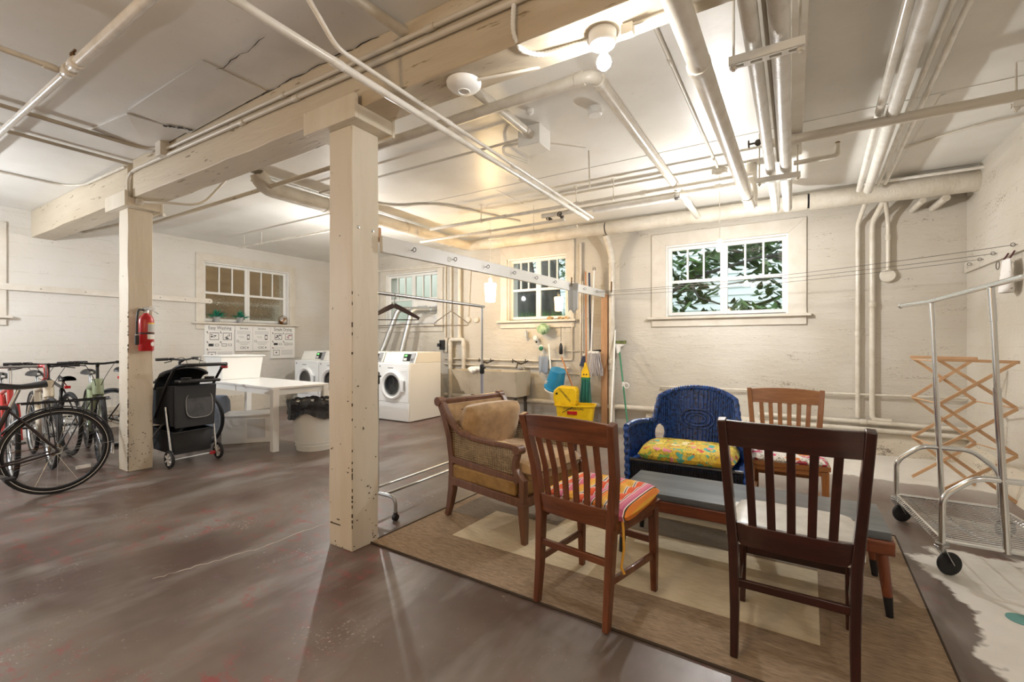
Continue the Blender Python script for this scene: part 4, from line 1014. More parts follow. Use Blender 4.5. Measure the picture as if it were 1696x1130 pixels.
# oak chair at the back
slat_chair('honey oak slat chair with a floral cushion behind the coffee table', (-.03, 3.70, 0), PI + .04, 'oak', 'oak_x', 6, H=.90)
t = thing('seat_cushion', 'white cushion with pink and orange flowers on the oak chair', 'cushion', (-.03, 3.67, .478), PI + .04)
b = MB(); b.cushion(.46, .43, .05, .008, p=7); obj('pad', b, MT['floral2'], t)
b = MB(); b.tube([(-.21, -.19, 0), (-.23, -.21, -.04), (-.235, -.22, -.10)], .006, 6); obj('tie_string', b, MT['floral2'], t)

# coffee table
t = thing('coffee_table', 'long low teak coffee table with a charcoal board top', 'table', (-.24, 2.87, 0), 0)
b = MB(); b.bb(-.628, .628, -.222, .222, .352, .388); obj('board_top', b, MT['slate'], t, bev=.002)
b = MB()
b.bb(-.64, .64, -.235, -.21, .29, .352); b.bb(-.64, .64, .21, .235, .29, .352); b.bb(-.64, -.615, -.21, .21, .29, .352); b.bb(.615, .64, -.21, .21, .29, .352)
obj('frame', b, MT['teak'], t, bev=.004)
for sx in (-1, 1):
    for sy in (-1, 1):
        b = MB(); b.bb(sx * .59 - .05, sx * .59 + .05, sy * .195 - .042, sy * .195 + .042, .288, .350); obj('corner_block', b, MT['teak'], t, bev=.006)
        b = MB(); b.tube([(sx * .595, sy * .20, .29), (sx * .615, sy * .212, .095)], [.026, .019], 14); lg = obj('leg', b, MT['teak_z'], t)
        b = MB(); b.tube([(sx * .615, sy * .212, .097), (sx * .622, sy * .216, 0.008)], [.0193, .014], 14); obj('black_tip', b, MT['black'], lg)

# cane armchair
AR = math.radians(-101)
t = thing('cane_armchair', 'brown wooden armchair with cane sides and beige cushions', 'armchair', (-1.665, 2.80, 0.008), AR)
cw = MT['cane_wood']; HW = .315
for s in (-1, 1):
    b = MB(); b.bar([(s * HW, .335, 0), (s * HW, .33, .12), (s * HW, .32, .27)], .056, .056, up=(0, 1, 0), sc=[.62, .82, 1.0]); lg = obj('front_leg', b, cw, t, bev=.005)
    b = MB(); b.box((s * HW, .322, .245), (.064, .064, .012)); obj('collar', b, cw, lg)
    b = MB(); b.bar([(s * HW, -.40, 0), (s * HW, -.372, .08), (s * HW, -.345, .20), (s * HW, -.34, .30)], .05, .052, up=(0, 1, 0), sc=[.72, .85, 1.0, 1.0]); obj('rear_leg', b, cw, t, bev=.005)
    # swept back post up to the scroll
    bp = [(s * HW, -.34, .28), (s * HW, -.345, .42), (s * HW, -.37, .56), (s * HW, -.42, .70), (s * HW, -.475, .80)]
    b = MB(); b.bar(bp, .044, .05, up=(0, 1, 0)); obj('back_post', b, cw, t, bev=.005)
    b = MB(); b.tube([(s * (HW - .03), -.49, .81), (s * (HW + .03), -.49, .81)], .034, 18); obj('back_scroll', b, cw, t, bev=.003)
    # arm: from the scroll sweeping down and forward, with a front scroll
    ap = [(s * HW, -.455, .80), (s * HW, -.42, .745), (s * HW, -.36, .675), (s * HW, -.26, .615), (s * HW, -.12, .59), (s * HW, .05, .587), (s * HW, .20, .590), (s * HW, .285, .588)]
    b = MB(); b.bar(ap, .05, .034, up=(1, 0, 0), sc=[.8, .9, 1, 1, 1, 1, 1, .9])
    b2 = MB(); b2.bar(ap, .034, .05, up=(1, 0, 0)); obj('arm', b2, cw, t, bev=.008)
    b = MB(); b.tube([(s * (HW - .032), .29, .575), (s * (HW + .032), .29, .575)], .030, 18); obj('arm_scroll', b, cw, t, bev=.003)
    fp = [(s * HW, .285, .565), (s * HW, .262, .50), (s * HW, .258, .45), (s * HW, .29, .41), (s * HW, .325, .385), (s * HW, .325, .26)]
    b = MB(); b.bar(fp, .046, .046, up=(1, 0, 0), sc=[.8, .85, .9, 1, 1, 1]); obj('arm_post', b, cw, t, bev=.006)
    b = MB(); b.bar([(s * HW, -.345, .415), (s * HW, .30, .385)], .046, .045); obj('side_rail', b, cw, t, bev=.004)
    b = MB(); b.bar([(s * HW, -.35, .265), (s * HW, .33, .255)], .052, .055); obj('seat_rail', b, cw, t, bev=.004)
    # upholstered band between the rails
    b = MB(); b.box((s * (HW + .003), -.02, .335), (.045, .60, .10)); obj('side_upholstery', b, MT['velvet_dark'], t, bev=.018, seg=3)
    # cane panel: strips with open squares
    b = MB(); n = 30
    ztop = lambda y: .59 + max(0, (-.12 - y)) * .33
    for i in range(n):
        y = -.33 + i * .60 / n
        b.box((s * HW, y, (.40 + ztop(y)) / 2), (.005, .0095, ztop(y) - .40))
    for i in range(13):
        z = .405 + i * .0155; yy0 = -.35
        b.box((s * HW, (-.35 + .26) / 2, z), (.006, .61, .0075))
    for i in range(4):
        z = .61 + i * .0155; b.box((s * HW, (-.36 - .17 - i * .04) / 2, z), (.006, .19 - i * .04, .0075))
    obj('cane_panel', b, MT['cane'], t)
b = MB(); b.bar([(-HW, .325, .255), (HW, .325, .255)], .052, .055); obj('seat_rail', b, cw, t, bev=.004)
b = MB(); b.bar([(-HW, -.35, .265), (HW, -.35, .265)], .05, .055); obj('seat_rail', b, cw, t, bev=.004)
b = MB(); b.bar([(-HW, -.487, .806), (HW, -.487, .806)], .05, .045); obj('crest_rail', b, cw, t, bev=.012)
b = MB(); b.hexa([(-HW, -.36, .42), (HW, -.36, .42), (HW, -.335, .42), (-HW, -.335, .42), (-HW, -.475, .79), (HW, -.475, .79), (HW, -.445, .79), (-HW, -.445, .79)]); obj('back_panel', b, MT['velvet'], t)
b = MB(); b.box((0, .0, .335), (.60, .66, .11)); obj('seat_deck', b, MT['velvet_dark'], t, bev=.03, seg=3)
b = MB(); b.T = Matrix.Translation((0, .03, .425)); b.cushion(.585, .68, .15, 0, 30, 30, 9); sc_ = obj('seat_cushion', b, MT['velvet'], t)
b = MB(); b.T = Matrix.Translation((0, .03, .425)); b.tube([(-.288, -.33, .0), (.288, -.33, .0), (.288, .335, .0), (-.288, .335, .0)], .006, 6, True); obj('piping', b, MT['piping'], sc_)
b = MB(); b.T = Matrix.Translation((0, -.295, .60)) @ Matrix.Rotation(math.radians(75), 4, 'X'); b.cushion(.56, .40, .17, 0, 30, 30, 7); bc = obj('back_cushion', b, MT['velvet'], t)
b = MB(); b.T = Matrix.Translation((0, -.295, .60)) @ Matrix.Rotation(math.radians(75), 4, 'X'); b.tube([(-.25, .145, .068), (-.12, .13, .088), (0, .125, .092), (.12, .13, .088), (.25, .15, .066)], .005, 6); obj('piping', b, MT['piping'], bc)

# blue wicker armchair
WKR = PI + .02
t = thing('wicker_armchair', 'wide blue-black painted wicker armchair with an arched back', 'armchair', (-.655, 3.68, 0), WKR)
HWD = .40
def plan(s):
    """s 0..1 from right arm front round the back to the left arm front (local: front = +y)"""
    a = PI * s; n = 2.6
    ca, sa = math.cos(a), math.sin(a)
    x = HWD * math.copysign(abs(ca) ** (2 / n), ca); y = .30 - .62 * abs(sa) ** (2 / n) if True else 0
    return x, y
def plan_y(s):
    a = PI * s; return .30 - .60 * abs(math.sin(a)) ** (2 / 2.6)
def topz(s):
    x, y = plan(s)
    if y > -.16: return .60 + .025 * math.sin((y + .16) * 5)
    k = min(1, (-.16 - y) / .05)
    xx = min(1, abs(x) / (HWD * .93))
    arch = .635 + .24 * max(0, 1 - xx ** 2.0) ** .5
    return .60 + (arch - .60) * k
def shellp(s, h):
    x, y = plan(s); zt = topz(s); z = .09 + (zt - .09) * h
    lean = max(0, z - .36) * (.16 if y < -.1 else .02)
    fl = 1 + max(0, z - .36) * .10
    return Vector((x * fl, y - lean, z))
NS, NH = 132, 40
def inhole(s, h):
    p = shellp(s, h)
    return any(((s - c) / .042) ** 2 + ((p.z - .50) / .075) ** 2 < 1 for c in (.285, .715))
b = MB(); vs = []; fs = []
for i in range(NS + 1):
    for j in range(NH + 1):
        p = shellp(i / NS, j / NH)
        q = plan(i / NS); nrm = Vector((q[0], q[1] - .2, 0)).normalized()
        vs.append(p + nrm * (.005 * (1 if (i + (j // 1)) % 2 else -1)))
for i in range(NS):
    for j in range(NH):
        if inhole((i + .5) / NS, (j + .5) / NH): continue
        fs.append((i * (NH + 1) + j, (i + 1) * (NH + 1) + j, (i + 1) * (NH + 1) + j + 1, i * (NH + 1) + j + 1))
b.add(vs, fs); o = obj('woven_shell', b, MT['wicker'], t, ang=80)
md = o.modifiers.new('thick', 'SOLIDIFY'); md.thickness = .014
b = MB()
for i in range(0, NS + 1, 2):
    s = i / NS
    q = plan(s); nrm = Vector((-q[0], .2 - q[1], 0)).normalized() * .011
    seg = []
    for j in range(0, NH + 1, 2):
        if inhole(s, j / NH):
            if len(seg) > 1: b.tube(seg, .0042, 5)
            seg = []
        else: seg.append(shellp(s, j / NH) + nrm)
    if len(seg) > 1: b.tube(seg, .0042, 5)
obj('stake', b, MT['wicker'], t)['kind'] = 'stuff'
b = MB(); L = [shellp(i / 240, 1.0) for i in range(241)]
b.tube(L, [.021 + .003 * math.sin(i * 2.1) for i in range(241)], 9); obj('braided_rim', b, MT['wicker'], t)
for s in (0, 1):
    b = MB(); L = [shellp(s, j / 40) for j in range(41)]; b.tube(L, [.021 + .004 * math.sin(j * 1.5) for j in range(41)], 9); obj('braided_edge', b, MT['wicker'], t)
for c in (.285, .715):
    b = MB(); L = []
    for k in range(28):
        a = 2 * PI * k / 28; s = c + .044 * math.cos(a); z = .50 + .079 * math.sin(a); zt = topz(s); L.append(shellp(s, (z - .09) / (zt - .09)))
    b.tube(L, .010, 7, True); obj('hole_rim', b, MT['wicker'], t)
# raised diamond braid on the back
b = MB()
for r_ in (.05, .09, .13):
    L = []
    for k in range(32):
        a = 2 * PI * k / 32; s = .5 + r_ * .55 * math.cos(a); z = .62 + r_ * .6 * math.sin(a); L.append(shellp(s, (z - .09) / (topz(s) - .09)) + Vector((0, .018, 0)))
    b.tube(L, .007, 6, True)
obj('back_medallion', b, MT['wicker'], t)
# seat front skirt, seat and feet
b = MB(); vs = []; fs = []; n1, n2 = 90, 22
def skirt(i, j):
    x = -HWD + .01 + (2 * HWD - .02) * i / n1; z = .09 + .285 * j / n2
    return (x, .29 + .004 * (1 if (i + j) % 2 else -1), z)
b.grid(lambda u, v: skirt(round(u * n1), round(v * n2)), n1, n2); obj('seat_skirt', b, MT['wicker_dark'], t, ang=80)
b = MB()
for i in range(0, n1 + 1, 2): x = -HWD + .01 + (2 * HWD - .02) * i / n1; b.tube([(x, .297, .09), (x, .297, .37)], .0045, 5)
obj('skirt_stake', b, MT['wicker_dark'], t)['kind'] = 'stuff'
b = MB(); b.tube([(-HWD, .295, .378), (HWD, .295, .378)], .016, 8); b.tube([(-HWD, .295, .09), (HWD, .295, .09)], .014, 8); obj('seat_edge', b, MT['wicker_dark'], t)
b = MB(); b.prism([(-HWD + .01, .29)] + [(plan(s / 20)[0] * .985, plan(s / 20)[1] * .985) for s in range(20, -1, -1)] + [(HWD - .01, .29)], .35, .372); obj('seat', b, MT['wicker'], t)
for sx in (-1, 1):
    for y in (.26, -.24):
        b = MB(); b.tube([(sx * .36, y, 0), (sx * .36, y, .12)], [.018, .022], 10); obj('foot', b, MT['wicker'], t)
t = thing('seat_cushion', 'plump yellow floral cushion on the blue wicker armchair', 'cushion', (-.655, 3.62, .425), WKR)
b = MB(); b.cushion(.68, .50, .125, .018, p=6); obj('pad', b, MT['floral'], t)

# ---------------------------------------------------------------- steel cart
t = thing('garment_cart', 'chrome wheeled laundry cart with a wire basket base and hanging rail', 'cart', (.95, 3.7, 0), 0, None, True)
ch = MT['chrome']
for (y, x0, x1, xm, zf) in ((3.28, .69, 1.24, .935, .0), (4.10, .625, 1.135, .862, .0)):
    L = rounded([(x0, y, .175), (x0, y, .43), (x0 + .13, y, .548), (x1 - .13, y, .548), (x1, y, .43), (x1, y, .175)], .05)
    b = MB(); b.tube(L, .0155, 12); obj('end_frame', b, ch, t)
    b = MB(); b.tube([(x0, y, .195), (x1, y, .195)], .012, 10); obj('base_rail', b, ch, t)
    dx = -.06 if y < 3.5 else -.055
    b = MB(); b.tube([(xm, y, .18), (xm + dx * .62, y, 1.02)], .0165, 12); p_ = obj('post', b, ch, t)
    b = MB(); b.tube([(xm + dx * .60, y, .99), (xm + dx * .84, y, 1.36), (xm + dx * .85, y, 1.362)], [.0135, .0135, .016], 12); obj('post_tube', b, ch, p_)
    b = MB(); b.tube([(xm + dx * .84, y, 1.36), (xm + dx, y, 1.535)], .016, 12); obj('post_tube', b, ch, p_)
    for x in (x0, x1):
        b = MB(); b.lathe([(.03, 0), (.03, .012)], (x, y, .165), 14); b.lathe([(.012, 0), (.012, .03)], (x, y, .14), 10)
        b.bar([(x + .004, y + .0, .15), (x + .045, y + .02, .065)], .03, .004, up=(1, .5, 0))
        b.bar([(x - .016, y + .034, .15), (x + .027, y + .054, .065)], .03, .004, up=(1, .5, 0))
        cf = obj('caster_fork', b, MT['steel'], t)
        b = MB(); b.T = Matrix.Translation((x + .036, y + .037, .062)) @ Matrix.Rotation(math.radians(28), 4, 'Z'); b.T = b.T @ Matrix.Rotation(PI / 2, 4, 'X'); b.lathe([(0, -.014), (.045, -.014), (.058, -.010), (.062, 0), (.058, .010), (.045, .014), (0, .014)], n=24); obj('caster_wheel', b, MT['rubber'], cf)
b = MB(); b.tube([(.70, 4.42, 1.525), (.807, 4.10, 1.53), (.875, 3.28, 1.545), (.90, 2.95, 1.55)], .0145, 12); b.ball((.70, 4.42, 1.525), .02, 12); obj('hanging_rail', b, ch, t)
b = MB()
lerp = lambda a, c, f: a + (c - a) * f
for i in range(27):
    f = i / 26; y = lerp(3.28, 4.10, f); b.tube([(lerp(.69, .625, f), y, .20), (lerp(1.24, 1.135, f), y, .20)], .0028, 5)
for k in range(5):
    g = .1 + .2 * k; b.tube([(lerp(.69, 1.24, g), 3.28, .194), (lerp(.625, 1.135, g), 4.10, .194)], .004, 6)
obj('wire_shelf', b, ch, t)
for g in (0, 1):
    b = MB()
    for i in range(30):
        f = i / 29; x = lerp(.69, .625, f) if g == 0 else lerp(1.24, 1.135, f); y = lerp(3.30, 4.08, f); b.tube([(x, y, .20), (x - (.022 if g == 0 else -.022), y, .18), (x, y, .16)], .003, 5)
    for z, d in ((.20, 0), (.16, 0)): b.tube([((.69 if g == 0 else 1.24), 3.28, z), ((.625 if g == 0 else 1.135), 4.10, z)], .006, 8)
    obj('wire_side', b, ch, t)

# ---------------------------------------------------------------- wooden drying rack
t = thing('drying_rack', 'folding birch drying rack of crossed slats in the right corner', 'drying rack', (1.2, 5.4, 0), 0, None, True)
def lattice(pl, pr, H0, H1, n, shift):
    """scissor lattice between two vertical lines, n crossings"""
    pl, pr = Vector(pl), Vector(pr); nrm = (pr - pl).cross(Vector((0, 0, 1))).normalized() * .008
    dz = (H1 - H0) / n
    for k in range(n):
        z0 = H0 + k * dz; z1 = z0 + dz
        b = MB(); b.bar([pl + Vector((0, 0, z0)) + nrm, pr + Vector((0, 0, z1)) + nrm], .026, .011, up=tuple(nrm.normalized())); obj('slat', b, MT['slat'], t, bev=.002)
        b = MB(); b.bar([pr + Vector((0, 0, z0)) - nrm, pl + Vector((0, 0, z1)) - nrm], .026, .011, up=tuple(nrm.normalized())); obj('slat', b, MT['slat'], t, bev=.002)
lattice((.955, 5.52, 0), (1.36, 5.45, 0), 0.015, 1.115, 3, 0)
lattice((1.05, 5.08, 0), (1.485, 5.02, 0), 0.015, 1.105, 3, 0)
for (p, q) in (((.94, 5.53, 1.12), (1.375, 5.45, 1.115)), ((1.035, 5.085, 1.11), (1.50, 5.02, 1.10))):
    b = MB(); b.bar([p, q], .012, .024); obj('slat', b, MT['slat'], t, bev=.002)
for z in (.38, .745):
    for (p, q) in (((.955, 5.52, z), (1.05, 5.08, z)), ((1.36, 5.45, z), (1.485, 5.02, z))):
        b = MB(); b.tube([p, q], .006, 8); obj('dowel', b, MT['slat'], t)
b = MB(); b.tube([(.955, 5.52, 1.10), (1.05, 5.08, 1.095)], .006, 8); obj('dowel', b, MT['slat'], t)
# teal paint dot
b = MB(); b.lathe([(0, .0), (.055, 0), (.055, .002), (0, .002)], (.89, 2.95, .0005), 24); tag(obj('floor_dot', b, MT['sticker']), 'teal painted dot on the white floor at right', 'floor mark')

# ---------------------------------------------------------------- garment rack behind the post
t = thing('garment_rack', 'silver wheeled garment rack between the post and the armchair', 'clothes rack', (-2.56, 3.0, 0), 0, None, True)
st = MT['steel']; ya, yz = 2.30, 3.62
b = MB(); b.tube([(-2.56, ya - .03, 1.615), (-2.56, yz + .03, 1.605)], .0135, 12); obj('top_rail', b, st, t)
for y in (ya, yz):
    b = MB(); b.tube([(-2.56, y, .16), (-2.56, y, 1.0)], .0165, 12); obj('post', b, M('grey_coated_tube', 'a9a9b4', .4) if y == yz else st, t)
    b = MB(); b.tube([(-2.56, y, .98), (-2.56, y, 1.61)], .011, 10); obj('post_tube', b, st, t)
    b = MB(); b.lathe([(.02, 0), (.023, .01), (.023, .08), (.016, .09)], (-2.56, y, .95), 14); b.tube([(-2.56, y, 1.0), (-2.52, y, 1.01)], .008, 8); obj('clamp', b, MT['black'], t)
    b = MB(); b.tube(rounded([(-2.37, y, .055), (-2.37, y, .165), (-2.74, y, .165), (-2.74, y, .055)], .06), .0125, 10); obj('foot', b, st, t)
    for x in (-2.37, -2.74):
        b = MB(); b.T = Matrix.Translation((x, y, .024)); b.T = b.T @ Matrix.Rotation(PI / 2, 4, 'Y'); b.lathe([(0, -.014), (.022, -.014), (.024, -.01), (.024, .01), (.022, .014), (0, .014)], n=16); b.T = None; b.box((x, y, .045), (.022, .02, .03)); obj('caster', b, MT['black'], t)
for x in (-2.48, -2.65):
    b = MB(); b.tube([(x, ya, .165), (x, yz, .165)], .010, 10); obj('base_rail', b, st, t)
def hanger(y, label, mat, r, wd, h, hook_r=.02, flat=False):
    t = thing('coat_hanger', label, 'hanger', (-2.56, y, 1.27), 0, None, True); zr = 1.61 - .006
    L = [(-2.56, y, zr - .075)]
    for k in range(9):
        a = -PI * .35 + k * PI * 1.3 / 8; L.append((-2.56 + hook_r * math.cos(a) * 0.9 - 0.0, y, zr + .0 + hook_r * math.sin(a)))
    b = MB(); b.tube(L, .003, 6); obj('hook', b, MT['steel'], t)
    z1 = zr - .07; z0 = z1 - h
    D = Vector((.80, .55, 0)).normalized()
    C = Vector((-2.56, y, 0))
    if flat:
        for s in (-1, 1):
            b = MB(); b.bar([C + Vector((0, 0, z1)), C + D * s * wd * .35 + Vector((0, 0, z1 - h * .25)), C + D * s * wd + Vector((0, 0, z0 + .03))], .014, .036, up=(0, 0, 1), sc=[1, 1, .6]); obj('shoulder', b, mat, t, bev=.004)
        b = MB(); b.tube([C - D * wd * .98 + Vector((0, 0, z0 + .02)), C + D * wd * .98 + Vector((0, 0, z0 + .02))], .004, 6); obj('bar', b, mat, t)
        b = MB(); b.tube([C - D * wd * .98 + Vector((0, 0, z0 - .03)), C + D * wd * .98 + Vector((0, 0, z0 - .01))], .003, 6); obj('bar', b, mat, t)
    else:
        b = MB(); b.tube(rounded([C + Vector((0, 0, z1)), C + D * wd + Vector((0, 0, z0 + .02)), C + D * wd * .98 + Vector((0, 0, z0)), C - D * wd * .98 + Vector((0, 0, z0)), C - D * wd + Vector((0, 0, z0 + .02)), C + Vector((0, 0, z1))], .01), r, 7); obj('frame', b, mat, t)
hanger(2.47, 'dark brown wooden hanger on the garment rack', M('dark_brown_hanger', '4a3a38', .4), .006, .19, .13, flat=True)
hanger(3.15, 'pale wire hanger on the garment rack', M('pale_hanger', 'cdbfae', .4), .005, .15, .13)
# ================================================================ laundry
def washer(x0, y0, label):
    """front-loading coin washer; front faces -y; x0 = left edge, y0 = front plane"""
    W, D, H = .70, .76, .925
    t = thing('washing_machine', label, 'washing machine', (x0 + W / 2, y0 + D / 2, 0), 0, 'coin washers along the back wall', True)
    ap = MT['appliance']; xc = x0 + W / 2
    b = MB(); b.bb(x0, x0 + W, y0 + .02, y0 + D, .01, H); obj('body', b, ap, t, bev=.008)
    b = MB(); b.bb(x0 + .006, x0 + W - .006, y0, y0 + .02, .015, .30); obj('kick_panel', b, ap, t, bev=.005)
    b = MB(); b.bb(x0 + .006, x0 + W - .006, y0, y0 + .02, .308, H - .005); obj('front_panel', b, ap, t, bev=.006)
    zc = .575
    R90 = Matrix.Rotation(PI / 2, 4, 'X')
    b = MB(); b.T = Matrix.Translation((xc, y0, zc)) @ R90
    b.lathe([(.165, .0), (.17, .02), (.205, .045), (.228, .035), (.232, .0)], n=40, cap=False)
    d = obj('door', b, ap, t)
    b = MB(); b.bb(xc + .19, xc + .262, y0 - .035, y0 - .002, zc - .10, zc + .10); obj('door_handle', b, ap, d, bev=.012)
    b = MB(); b.bb(xc + .262, xc + .272, y0 - .033, y0 - .004, zc - .075, zc + .075); obj('handle_grip', b, MT['grey_plastic'], d)
    b = MB(); b.T = Matrix.Translation((xc, y0 - .002, zc)) @ R90; b.lathe([(0, .004), (.09, .007), (.15, .014), (.170, .026)], n=36, cap=False); obj('door_glass', b, MT['dark_glass'], d)
    b = MB(); b.T = Matrix.Translation((xc, y0 - .02, zc)) @ R90; b.torus((0, 0, 0), .166, .009, 'z', 36, 8); obj('door_gasket', b, MT['grey_plastic'], d)
    b = MB(); b.bb(xc + .16, xc + .29, y0 - .004, y0, .80, .85); obj('soap_drawer', b, ap, t, bev=.004)
    b = MB(); b.bb(x0 + .05, x0 + .075, y0 - .002, y0, .855, .885); b.bb(x0 + .24, x0 + .36, y0 - .001, y0, .84, .855); obj('panel_print', b, MT['ink_grey'], t)
    # control housing over the whole top
    b = MB(); b.hexa([(x0, y0 + .13, H), (x0 + W, y0 + .13, H), (x0 + W, y0 + D, H), (x0, y0 + D, H), (x0, y0 + .20, H + .175), (x0 + W, y0 + .20, H + .175), (x0 + W, y0 + D, H + .175), (x0, y0 + D, H + .175)]); cb = obj('control_housing', b, M('cream_control_housing', 'e6e4dc', .35) if 'cream_control_housing' not in bpy.data.materials else bpy.data.materials['cream_control_housing'], t, bev=.008)
    def face(xa, xb, za, zb, o, mat, nm, par):
        yy = lambda z: y0 + .13 + .07 * (z - H) / .175 - o
        b = MB(); b.hexa([(xa, yy(za), za), (xb, yy(za), za), (xb, yy(za) + .012, za), (xa, yy(za) + .012, za), (xa, yy(zb), zb), (xb, yy(zb), zb), (xb, yy(zb) + .012, zb), (xa, yy(zb) + .012, zb)]); return obj(nm, b, mat, par)
    dp = face(xc + .08, xc + .235, H + .03, H + .145, .008, MT['black'], 'display', cb)
    face(xc + .105, xc + .15, H + .105, H + .13, .010, GREEN, 'readout', dp)
    for k in range(3): face(xc + .095 + k * .024, xc + .112 + k * .024, H + .04, H + .08, .010, MT['white_plastic'], 'key', dp)
    face(xc + .245, xc + .325, H + .01, H + .16, .014, MT['grey_plastic'], 'coin_slot', cb)
    face(xc + .26, xc + .31, H + .04, H + .075, .020, MT['steel'], 'coin_tray', cb)
    return t
GREEN = emis('green_led_readout', (.12, .9, .12), 1.6)
washer(-5.77, 5.20, 'white front-loading washing machine right of the foreground post')
washer(-6.50, 5.20, 'white washing machine mostly hidden behind the foreground post')
washer(-7.985, 5.18, 'white front-loading washing machine in the far left corner')
washer(-7.265, 5.18, 'white washing machine just left of the foreground post')
def duct(label, pts, ends):
    t = thing('vent_duct', label, 'duct', tuple(pts[0]), 0, None, True)
    b = MB(); b.tube(rounded(pts, .09), .05, 18); obj('duct_pipe', b, MT['foil'], t)
    P = Vector(pts[-1]); b = MB(); b.tube([P - Vector((.02, .16, 0)), P - Vector((0, .03, 0)), P], [.053, .06, .075], 18); obj('flange', b, MT['foil'], t)
duct('left silver vent duct rising from the washers to the window', [(-6.60, 6.02, 1.02), (-6.56, 6.05, 1.12), (-6.32, 6.2, 1.88), (-6.02, 6.62, 1.90)], 0)
duct('right silver vent duct bending into the window panel', [(-6.08, 6.02, 1.02), (-6.06, 6.05, 1.12), (-5.93, 6.16, 1.86), (-5.74, 6.62, 1.88)], 0)
b = MB(); b.bb(-5.50, -5.40, 6.42, 6.55, 1.12, 1.30); b.bb(-5.52, -5.46, 6.38, 6.42, 1.18, 1.24); tag(obj('power_outlet', b, MT['black'], bev=.005), 'black plug and outlet box above the right washing machine', 'outlet')
b = MB(); b.bb(-5.42, -5.36, 6.47, 6.55, 1.08, 1.34); tag(obj('outlet_box', b, MT['pipe'], bev=.004), 'cream conduit box beside the black plug', 'junction box')

# ---------------------------------------------------------------- laundry sink
t = thing('laundry_sink', 'stained double concrete laundry sink on dark legs', 'sink', (-4.2, 6.2, 0), 0, None, True)
x0, x1, yf, yb_, zt, zb = -4.84, -3.60, 5.95, 6.46, .80, .40
b = MB()
out_t = [(x0, yf, zt), (x1, yf, zt), (x1, yb_, zt), (x0, yb_, zt)]
out_b = [(x0 + .20, yf + .13, zb), (x1 - .02, yf + .10, zb), (x1 - .02, yb_, zb), (x0 + .20, yb_, zb)]
b.add(out_t + out_b, [(4, 7, 6, 5), (0, 4, 5, 1), (1, 5, 6, 2), (2, 6, 7, 3), (3, 7, 4, 0)])
xm = (x0 + x1) / 2 + .05; w = .035
def basin(xa, xb):
    t4 = [(xa, yf + w, zt), (xb, yf + w, zt), (xb, yb_ - w, zt), (xa, yb_ - w, zt)]; b4 = [(xa + .06, yf + .15, zb + .04), (xb - .06, yf + .15, zb + .04), (xb - .06, yb_ - .06, zb + .04), (xa + .06, yb_ - .06, zb + .04)]
    b.add(t4 + b4, [(4, 5, 6, 7), (0, 1, 5, 4), (1, 2, 6, 5), (2, 3, 7, 6), (3, 0, 4, 7)])
basin(x0 + w, xm - w / 2); basin(xm + w / 2, x1 - w)
def rimq(xa, xb, ya, yc): b.add([(xa, ya, zt), (xb, ya, zt), (xb, yc, zt), (xa, yc, zt)], [(0, 1, 2, 3)])
rimq(x0, x1, yf, yf + w); rimq(x0, x1, yb_ - w, yb_); rimq(x0, x0 + w, yf + w, yb_ - w); rimq(x1 - w, x1, yf + w, yb_ - w); rimq(xm - w / 2, xm + w / 2, yf + w, yb_ - w)
obj('basin', b, MT['concrete'], t)
for x in (-4.5, -3.68):
    for y in (6.10, 6.42):
        b = MB(); b.bb(x - .02, x + .02, y - .02, y + .02, 0.03, .40); b.bb(x - .05, x + .05, y - .05, y + .05, 0, .03); obj('leg', b, MT['valve'], t)
def faucet(x, label):
    t = thing('wall_faucet', label, 'faucet', (x, 6.45, .86), 0, None, True)
    b = MB(); b.tube(rounded([(x, 6.5, .90), (x, 6.38, .92), (x, 6.34, .84)], .03), .012, 8); b.tube([(x - .14, 6.48, .955), (x + .02, 6.45, .90), (x + .14, 6.48, .955)], .011, 8); obj('spout', b, MT['valve'], t)
    for s in (-1, 1):
        b = MB(); b.tube([(x + s * .12, 6.48, .95), (x + s * .12, 6.42, .95)], .01, 8); b.bar([(x + s * .12 - .035, 6.42, .95), (x + s * .12 + .035, 6.42, .95)], .012, .012); b.bar([(x + s * .12, 6.42, .915), (x + s * .12, 6.42, .985)], .012, .012); obj('tap_handle', b, MT['valve'], t)
faucet(-4.48, 'left old brass wall faucet above the sink'); faucet(-3.80, 'right old brass wall faucet above the sink')
def cloth(name, label, cat, c, w, h, mat, seed, axis='y', droop=.02, thick=.006):
    """hanging cloth with folds, top edge centre at c"""
    R = random.Random(seed); k1, k2 = R.uniform(5, 9), R.uniform(0, 6)
    b = MB()
    def fn(u, v):
        x = (u - .5) * w * (1 - .15 * v); z = -v * h * (1 - .06 * math.cos(u * 9 + k2)); f = droop * math.sin(u * k1 + k2) * (.3 + v)
        return (c[0] + x, c[1] + f, c[2] + z) if axis == 'y' else (c[0] + f, c[1] + x, c[2] + z)
    b.grid(fn, 20, 14); o = obj(name, b, mat); md = o.modifiers.new('thick', 'SOLIDIFY'); md.thickness = thick; md.offset = 0
    return tag(o, label, cat)
def crumple(name, label, cat, c, r, mat, seed, sz=.5):
    R = random.Random(seed); ph = [R.uniform(0, 6) for _ in range(6)]; b = MB()
    def fn(u, v):
        a = 2 * PI * u; e = PI * v
        k = 1 + .22 * math.sin(3 * a + ph[0]) * math.sin(2 * e + ph[1]) + .14 * math.sin(7 * a + ph[2] + 3 * e) + .08 * math.sin(13 * a + ph[3]) * math.sin(e * 5)
        return (c[0] + r * k * math.cos(a) * math.sin(e), c[1] + r * .6 * k * math.sin(a) * math.sin(e), c[2] - r * sz * k * math.cos(e))
    b.grid(fn, 36, 20, True); return tag(obj(name, b, mat), label, cat)
o = crumple('towel', 'crumpled white towel on the rim of the sink', 'towel', (-4.34, 5.99, .815), .14, M('white_towel', 'e5e2dc', .9), 4, .35)
